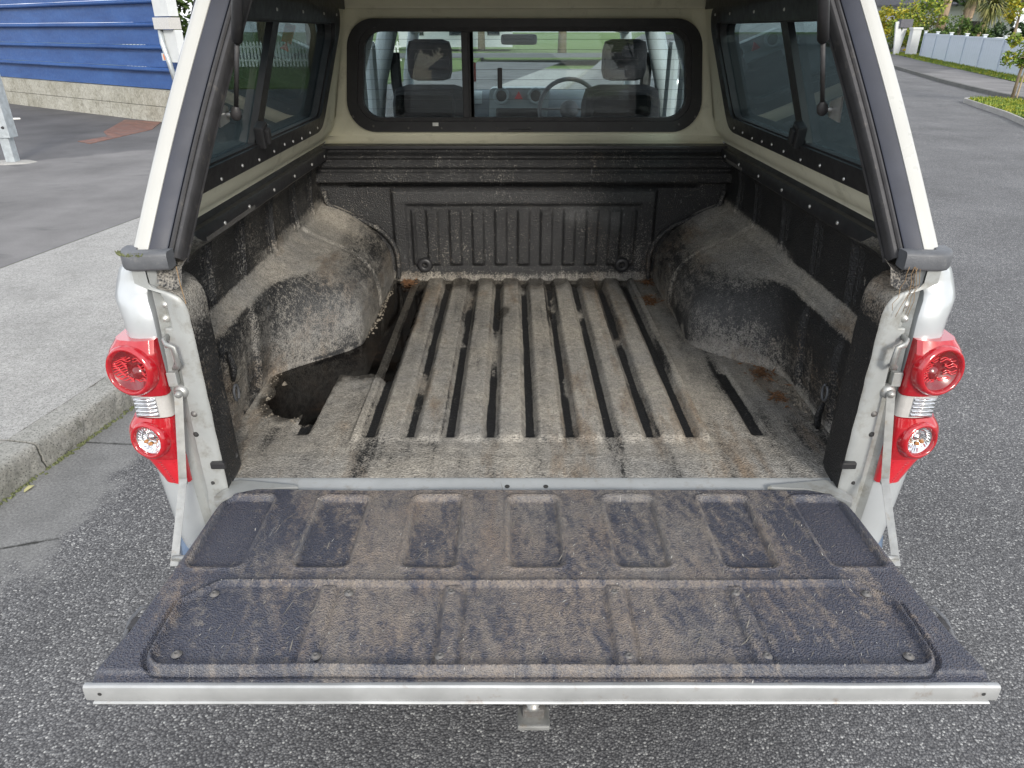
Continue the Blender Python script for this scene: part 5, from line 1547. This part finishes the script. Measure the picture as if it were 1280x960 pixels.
# dark rubber end caps at the frame feet, lighter lip wrapped round
for s in (-1, 1):
    g = G(); rows = []
    for k in range(15):
        t = k / 14
        if t < .62: q = t / .62; bx_, by_ = lerp(.706, .774, q), lerp(-.004, -.014, math.sin(q * 1.57))
        else: a = (t - .62) / .38 * math.pi / 2; bx_, by_ = .774 + .032 * math.sin(a), -.014 + .050 * (1 - math.cos(a)) + .02 * (t - .62)
        nx, ny = (0, -1) if t < .62 else (math.sin((t - .62) / .38 * 1.57), -math.cos((t - .62) / .38 * 1.57))
        rows.append([(s * (bx_ + nx * o), by_ + ny * o, z) for o, z in ((-.03, 1.326), (-.003, 1.327), (.0015, 1.325), (.0035, 1.320), (.0035, 1.298), (.0015, 1.293), (-.003, 1.291), (-.03, 1.293))])
    g.grid(rows, closed=True); g.f += [tuple(range(8)), tuple(14 * 8 + k for k in range(8))[::-1]]
    cap = g.make("frame_foot", "grey_plastic", T, smooth=True, autos=50)
    if s < 0:
        g = G(); rr = random.Random(9)
        for k in range(110):
            x = rr.uniform(-.806, -.748); y = -.010 + rr.uniform(-.006, .003) + max(0, -.775 - x) ** 2 * 22
            a = rr.uniform(0, 6.3); h = rr.uniform(.002, .006)
            g.tube([(x, y, 1.321), (x + math.cos(a) * .003, y + math.sin(a) * .003, 1.321 + h)], .0018, 4, rs=[.002, .0008])
        g.make("moss_tuft", "moss", cap)
    # worn cream patch where the seal ends, and the liner lip under it
    g = G(); rows = []
    for k in range(9):
        t = k / 8
        rows.append([(s * lerp(.690, .742, t), y_ + .01 * t, z_ - .012 * math.sin(t * 3.1) + nz(t * 7, y_ * 30, s) * .002) for y_, z_ in ((-.004, 1.262), (.012, 1.292), (.05, 1.303), (.12, 1.306), (.20, 1.302))])
    g.grid(rows); o = g.make("liner_corner", "bed_liner_plastic", T, smooth=True); attrs(o, dust=[.30] * len(o.data.vertices), rub=[.16] * len(o.data.vertices), wet=[0.0] * len(o.data.vertices))
# gas struts with ball joints and brackets
for s in (-1, 1):
    j = Vector((s * .641, .30, 1.543)) if s < 0 else Vector((.619, .30, 1.553))
    k_ = j + (Vector((.075, -.10, .213)) if s < 0 else Vector((-.076, -.10, .20))) * 1.4
    jj = j + (k_ - j) * .02
    stt = G().tube([j + (k_ - j) * .04, j + (k_ - j) * .48], .0048, 10).make("gas_strut", "rubber", T, smooth=True)
    G().tube([j + (k_ - j) * .47, j + (k_ - j) * .48, j + (k_ - j) * .485, k_], .0105, 14, rs=[.008, .0085, .0112, .0112]).make("cylinder", "black_plastic", stt, smooth=True)
    G().revolve([(0, -.012), (.008, -.011), (.0115, -.006), (.0115, .008), (.008, .014), (.005, .020), (0, .022)], ptmat(j, (k_ - j).normalized()), 14).make("ball_socket", "rubber", stt, smooth=True)
    G().tube([j, j + Vector((s * .022, .0, .0))], .0065, 10).make("ball_stud", "chrome", stt, smooth=True)
    G().add([j + Vector(v) for v in ((s * .020, -.045, -.022), (s * .020, .012, -.016), (s * .020, .016, .014), (s * .020, -.040, .030), (s * .024, -.045, -.022), (s * .024, .012, -.016), (s * .024, .016, .014), (s * .024, -.040, .030))],
            [(0, 1, 2, 3), (7, 6, 5, 4), (0, 4, 5, 1), (1, 5, 6, 2), (2, 6, 7, 3), (3, 7, 4, 0)]).make("strut_bracket", "zinc", stt)
    
# lifted rear door of the canopy, above and behind the opening (out of the picture, but it shades the opening)
DR = empty("canopy_door", (0, 0, 0), None, None); DR.parent = T
def dmap(a, b, o=0): return (a, .39 - b * .90 , 1.97 + b * .42 + o)
dwo = roundpoly([(-.62, .02), (.62, .02), (.60, .56), (-.60, .56)], .05, 6); dwi = roundpoly([(-.54, .09), (.54, .09), (.52, .49), (-.52, .49)], .05, 6)
g = G(); ring(g, dwo, dwi, lambda a, b: dmap(a, b), lambda a, b: dmap(a, b, .025)); g.make("door_frame", "canopy_white", DR)
g = G(); g.prism(dwi, lambda a, b: dmap(a, b, .008), lambda a, b: dmap(a, b, .012)); g.make("glass", "tinted_glass", DR)

# ================================================================== CAB
RY = 1.72
def rp_(a, b, o=0): return (a, RY + o + (b - 1.35) * .028, b)
r_out = roundpoly([(-.735, 1.325), (.735, 1.325), (.66, 1.745), (-.66, 1.745)], .08, 8)
r_in = roundpoly([(-.69, 1.36), (.69, 1.36), (.625, 1.705), (-.625, 1.705)], .07, 8)
RW = empty("cab_rear_window", (0, 0, 0), None, None); RW.parent = T
g = G(); ring(g, [(-.80, 1.05), (.80, 1.05), (.62, 1.80), (-.62, 1.80)], r_out, lambda a, b: rp_(a, b), lambda a, b: rp_(a, b, .03)); g.make("cab_rear_wall", "silver_paint", T)
g = G(); ring(g, r_out, r_in, lambda a, b: rp_(a, b, -.006), lambda a, b: rp_(a, b, .02)); g.make("seal", "rubber", RW)
g = G(); g.prism(r_in, lambda a, b: rp_(a, b, .004), lambda a, b: rp_(a, b, .008)); g.make("glass", "window_glass", RW)
for k in range(9):
    z = 1.385 + k * .036
    hx = .66 - (z - 1.36) * .18
    G().add([rp_(-hx, z, .0025), rp_(hx, z, .0025), rp_(hx, z + .0012, .0025), rp_(-hx, z + .0012, .0025)], [(0, 1, 2, 3)]).make("heater_wire", "rubber", RW)
# body shell of the cab
for s in (-1, 1):
    rows = []
    for y in (1.70, 2.3, 3.0, 3.7, 4.3, 4.9, 5.15):
        w = interp([(1.7, 1), (4.3, 1), (4.9, .95), (5.15, .82)], y); top = interp([(1.7, 1.22), (3.8, 1.20), (4.3, 1.17), (5.15, 1.02)], y)
        rows.append([(s * x * w, y, z) for x, z in ((.80, .42), (.855, .60), (.87, .90), (.85, 1.08), (.80, top))])
    g = G(); g.grid(rows); g.make("cab_side", "silver_paint", T, smooth=True)
    def pil(p, q, w, nm="pillar", mat="silver_paint"):
        g = G(); g.tube([p, ((Vector(p) + Vector(q)) / 2 + Vector((s * .02, 0, 0))), q], w, 8); return g.make(nm, mat, T, smooth=True)
    pil((s * .80, 1.80, 1.18), (s * .665, 1.86, 1.74), .075, "rear_pillar"); pil((s * .80, 2.75, 1.18), (s * .665, 2.72, 1.76), .05, "door_pillar", "trim_light")
    pil((s * .79, 4.15, 1.18), (s * .64, 3.50, 1.72), .035, "screen_pillar", "trim_light")
    for (y0, y1, y2, y3) in ((1.92, 2.70, 2.68, 1.98), (2.80, 4.02, 3.50, 2.77)):
        g = G(); g.add([(s * .81, y0, 1.20), (s * .81, y1, 1.20), (s * .675, y2, 1.73), (s * .675, y3, 1.73)], [(0, 1, 2, 3)]); g.make("door_glass", "window_glass", T)
    # trim and handles seen through the rear glass
    for y_, c_ in ((2.05, "trim_light"), (2.35, "trim_light")):
        G().box(min(s * .70, s * .745), max(s * .70, s * .745), y_, y_ + .10, 1.16, 1.66, .02).make("pillar_trim", c_, T)
    g = G(); rows = [[(s * .785, y, z) for z in (.6, 1.20)] for y in (1.85, 4.0)]; g.grid(rows); g.make("door_card", "dash_plastic", T)
    # wing mirrors
    G().box(min(s * .93, s * 1.08), max(s * .93, s * 1.08), 3.72, 3.82, 1.22, 1.42, .03).make("wing_mirror", "silver_paint", T)
rows = [[(x, y, 1.80 - .05 * (abs(x) / .68) ** 2.5 - .05 * sst(3.3, 3.6, y)) for x in [lerp(-.68, .68, i / 12) for i in range(13)]] for y in (1.72, 2.2, 2.8, 3.3, 3.5)]
G().grid(rows).make("cab_roof", "silver_paint", T, smooth=True)
G().grid([[(p[0] * .97, p[1], p[2] - .03) for p in r] for r in rows]).make("headlining", "trim_light", T, smooth=True)
g = G(); g.grid([[(x, 3.50 - .0, 1.715 - .03 * (x / .64) ** 2) for x in (-.64, -.3, 0, .3, .64)], [(x * 1.2, 4.15 + .1 * (1 - (x / .64) ** 2), 1.19) for x in (-.64, -.3, 0, .3, .64)]]); g.make("windscreen", "windscreen_glass", T)
rows = [[(x, y, interp([(4.15, 1.19), (4.8, 1.12), (5.15, .98), (5.2, .7), (5.2, .4)], yy) + .03 * (1 - (x / .8) ** 2)) for x in [lerp(-.78, .78, i / 10) for i in range(11)]] for y, yy in ((4.15, 4.15), (4.5, 4.5), (4.8, 4.8), (5.05, 5.05), (5.15, 5.15), (5.19, 5.2))]
G().grid(rows).make("bonnet", "silver_paint", T, smooth=True)
G().box(-.80, .80, 5.0, 5.25, .42, .72, .05).make("front_bumper", "silver_paint", T)
G().box(-.79, .79, 1.72, 4.1, .50, .56).make("cab_floor", "underbody", T)
# dash
DB = G(); rows = []
for x in [lerp(-.76, .76, i / 14) for i in range(15)]:
    rows.append([(x, 3.66, .80), (x, 3.60, 1.10), (x, 3.62, 1.24), (x, 3.67, 1.325), (x, 3.76, 1.355), (x, 4.12, 1.30), (x, 4.14, 1.15)])
DB.grid(rows); dash = DB.make("dashboard", "dash_plastic", T, smooth=True, autos=50)
G().prism(roundpoly([(-.20, 1.10), (.17, 1.10), (.20, 1.375), (-.19, 1.375)], .03, 4), lambda a, b: (a, 3.58, b), lambda a, b: (a, 3.70, b)).make("centre_stack", "dash_light", dash)
for x in (-.115, .105):
    rg = G().revolve([(.032, 0), (.036, .012), (.048, .014), (.052, .006), (.052, -.01)], ptmat((x, 3.578, 1.327), (0, -1, 0)), 28).make("air_vent", "dash_light", dash, smooth=True)
    G().revolve([(0, .004), (.034, .004)], ptmat((x, 3.578, 1.327), (0, -1, 0)), 24).make("vent_core", "black_plastic", rg)
G().prism([(-.030, 1.310), (.022, 1.310), (-.004, 1.355)], lambda a, b: (a, 3.560, b), lambda a, b: (a, 3.58, b)).make("hazard_button", "hazard_red", dash)
G().box(-.15, .13, 3.55, 3.58, 1.17, 1.255, .01).make("radio", "black_plastic", dash)
rows = [[(lerp(-.74, -.24, i / 6), y, z) for y, z in ((3.585, 1.28), (3.58, 1.31), (3.60, 1.34), (3.66, 1.352))] for i in range(7)]
G().grid(rows).make("glovebox_top", "dash_light", dash, smooth=True)
sw = G(); M = ptmat((.31, 3.40, 1.265), (0, -1, .45))
sw.tube([M @ Vector((math.cos(a) * .185, math.sin(a) * .185, 0)) for a in [k / 32 * 2 * math.pi for k in range(33)]], .014, 8, cap=False)
stw = sw.make("steering_wheel", "grey_plastic", T, smooth=True)
g = G(); g.revolve([(0, .02), (.05, .015), (.06, -.01)], M, 16)
for a in (0, math.pi, -math.pi / 2): g.tube([M @ Vector((0, 0, 0)), M @ Vector((math.cos(a) * .18, math.sin(a) * .18, 0))], .014, 6, flat=.5)
g.make("wheel_hub", "grey_plastic", stw, smooth=True)
mr = G(); mr.box(-.115, .105, 3.44, 3.475, 1.625, 1.685, .02); mr.make("rear_view_mirror", "black_plastic", T)
for s in (-1, 1):
    x = s * .50 + .03
    seat = G().box(x - .21, x + .21, 2.62, 2.80, .85, 1.45, .09).make("front_seat", "seat_fabric", T, autos=40)
    G().box(x - .115, x + .115, 2.63, 2.74, 1.47, 1.665, .05).make("headrest", "seat_fabric", seat, autos=40)
    G().box(x - .25, x + .25, 2.75, 3.25, .72, .88, .05).make("seat_base", "seat_fabric", seat, autos=40)
    G().tube([(s * .665, 2.78, 1.60), (s * .66, 2.76, 1.45), (s * .63, 2.76, 1.25)], .028, 6, flat=.3).make("seat_belt", "rubber", T)
    G().box(s * .26 - .02, s * .26 + .03, 2.60, 2.615, 1.47, 1.56, .004).make("red_tag", "trim_red", seat) if s < 0 else None
rs_ = G().box(-.66, .66, 1.86, 2.02, .80, 1.345, .05).make("rear_seat", "seat_fabric", T, autos=40)
for x in (-.42, .42): G().box(x - .13, x + .13, 1.88, 1.97, 1.350, 1.47, .04).make("headrest", "seat_fabric", rs_, autos=40)

# ================================================================== LOOSE THINGS IN THE BED
def jag(poly, amp, sub, seed):
    out = []; rr = random.Random(seed)
    for i in range(len(poly)):
        a, b = Vector(poly[i]), Vector(poly[(i + 1) % len(poly)])
        d = (b - a); n = Vector((-d.y, d.x)).normalized() if d.length > 0 else Vector((0, 0))
        m = max(1, int(d.length / sub))
        for k in range(m):
            t = k / m; out.append(tuple(a + d * t + n * rr.uniform(-amp, amp)))
    return out
pj = [(-.40, 1.50), (-.405, .56), (-.55, .57), (-.57, .30), (-.72, .30), (-.765, .40), (-.77, .66), (-.70, .76), (-.62, .80), (-.57, .9), (-.55, 1.5)]
c0 = (-.50, .75)
bm = bmesh.new()
vv = [bm.verts.new((x, y, FZ - .0020)) for x, y in pj]
f = bm.faces.new(vv); bmesh.ops.triangulate(bm, faces=[f])
me = bpy.data.meshes.new("puddle"); bm.to_mesh(me); bm.free(); me.materials.append(MATS["puddle_water"])
for p in me.polygons:
    if p.normal.z < 0: p.flip()
pd = bpy.data.objects.new("puddle", me); COL.objects.link(pd)
tag(pd, "dark wet puddle along the left wheel arch on the bed floor", "puddle")
# crusty mud rim round the wet and along the right arch foot
def crust(name, path, n, w, label, seed, zoff=.0):
    rr = random.Random(seed); g = G()
    for k in range(n):
        t = rr.uniform(0, len(path) - 1.001); i = int(t); a, b = path[i], path[i + 1]
        x = lerp(a[0], b[0], t - i) + rr.gauss(0, w); y = lerp(a[1], b[1], t - i) + rr.gauss(0, w)
        r_ = rr.uniform(.001, .0042) * (1 + 1.3 * (rr.random() < .08)); h = r_ * rr.uniform(.3, .6)
        m = 6; ph = rr.uniform(0, 6)
        ringv = [(x + math.cos(ph + q * 6.283 / m) * r_ * rr.uniform(.7, 1.3), y + math.sin(ph + q * 6.283 / m) * r_ * rr.uniform(.7, 1.3), FZ - .001 + zoff) for q in range(m)]
        g.add(ringv + [(x, y, FZ + .002 + h + zoff)], [(q, (q + 1) % m, m) for q in range(m)])
    tag(g.make(name, "mud_crust"), label, "mud", kind="stuff")
crust("mud_crumbs", [(-.530, 1.42), (-.533, 1.15), (-.536, .98), (-.555, .87), (-.59, .80), (-.65, .75), (-.71, .71), (-.745, .66)], 300, .0070, "pale mud crumbs along the foot of the left wheel arch where it meets the puddle", 63, -.001)
crust("mud_crumbs", [(-.532, 1.3), (-.536, .98), (-.56, .87), (-.605, .79), (-.68, .735), (-.735, .69), (-.757, .62), (-.750, .55), (-.742, .47), (-.748, .40), (-.72, .35), (-.66, .315), (-.60, .32)], 110, .012, "pale crumbly mud rim around the puddle by the left wheel arch", 61)
crust("mud_bank", [(.545, .95), (.60, .81), (.68, .75), (.745, .70), (.72, .62), (.755, .56), (.765, .47), (.76, .38)], 1300, .014, "crumbly mud bank along the foot of the right wheel arch", 62)
def leaf_litter(name, cx, cy, rad, n, label, seed, z=FZ, mat="dead_leaf"):
    rr = random.Random(seed); g = G()
    for k in range(n):
        a = rr.uniform(0, 6.3); d = abs(rr.gauss(0, .5)) * rad
        x, y = cx + math.cos(a) * d, cy + math.sin(a) * d * 1.3
        s_ = rr.uniform(.004, .011); b = rr.uniform(0, 6.3)
        zz = z + .003 + rr.uniform(0, .010)
        p = Vector((x, y, zz)); u = Vector((math.cos(b), math.sin(b), rr.uniform(-.4, .4))) * s_; v = Vector((-math.sin(b), math.cos(b), rr.uniform(-.5, .5))) * s_ * .35
        g.add([p - u, p + v, p + u, p - v], [(0, 1, 2, 3)])
        if rr.random() < .5: g.tube([p - u * 1.5, p + v * .5, p + u * 2], .0007, 4)
    tag(g.make(name, mat), label, "leaf litter", kind="stuff")
leaf_litter("leaf_litter", .475, 1.25, .055, 160, "brown dead leaves beside the ridges at the right front of the bed", 71)
leaf_litter("leaf_litter", .70, .60, .050, 110, "dead leaf scraps on the mud by the right wheel arch", 72)
leaf_litter("leaf_litter", .705, .44, .035, 60, "small brown scraps on the right side of the bed near the tail", 73)
leaf_litter("leaf_litter", -.47, 1.46, .045, 130, "reddish leaf scraps in the left front corner of the bed floor", 74)
leaf_litter("leaf_litter", .50, 1.46, .045, 90, "leaf scraps in the right front corner of the bed floor", 75)
g = G(); rr = random.Random(81)
for k in range(5):
    x = .722 + rr.uniform(-.010, .012); p = Vector((x, -.012, 1.30)); pts = [p]
    for q in range(6): p = p + Vector((rr.uniform(-.009, .005), rr.uniform(-.003, .003), -rr.uniform(.012, .02))); pts.append(p)
    g.tube(pts, .0006, 4)
tag(g.make("straw_wisps", "straw", smooth=True), "dry brown straws hanging from the canopy foot on the right jamb", "straw")
G_ = G(); G_.tube([(-.690, -.010, 1.300), (-.689, -.011, 1.265), (-.686, -.011, 1.225)], .0008, 5)
tag(G_.make("straw", "straw"), "single thin straw hanging below the seal on the left jamb", "straw")
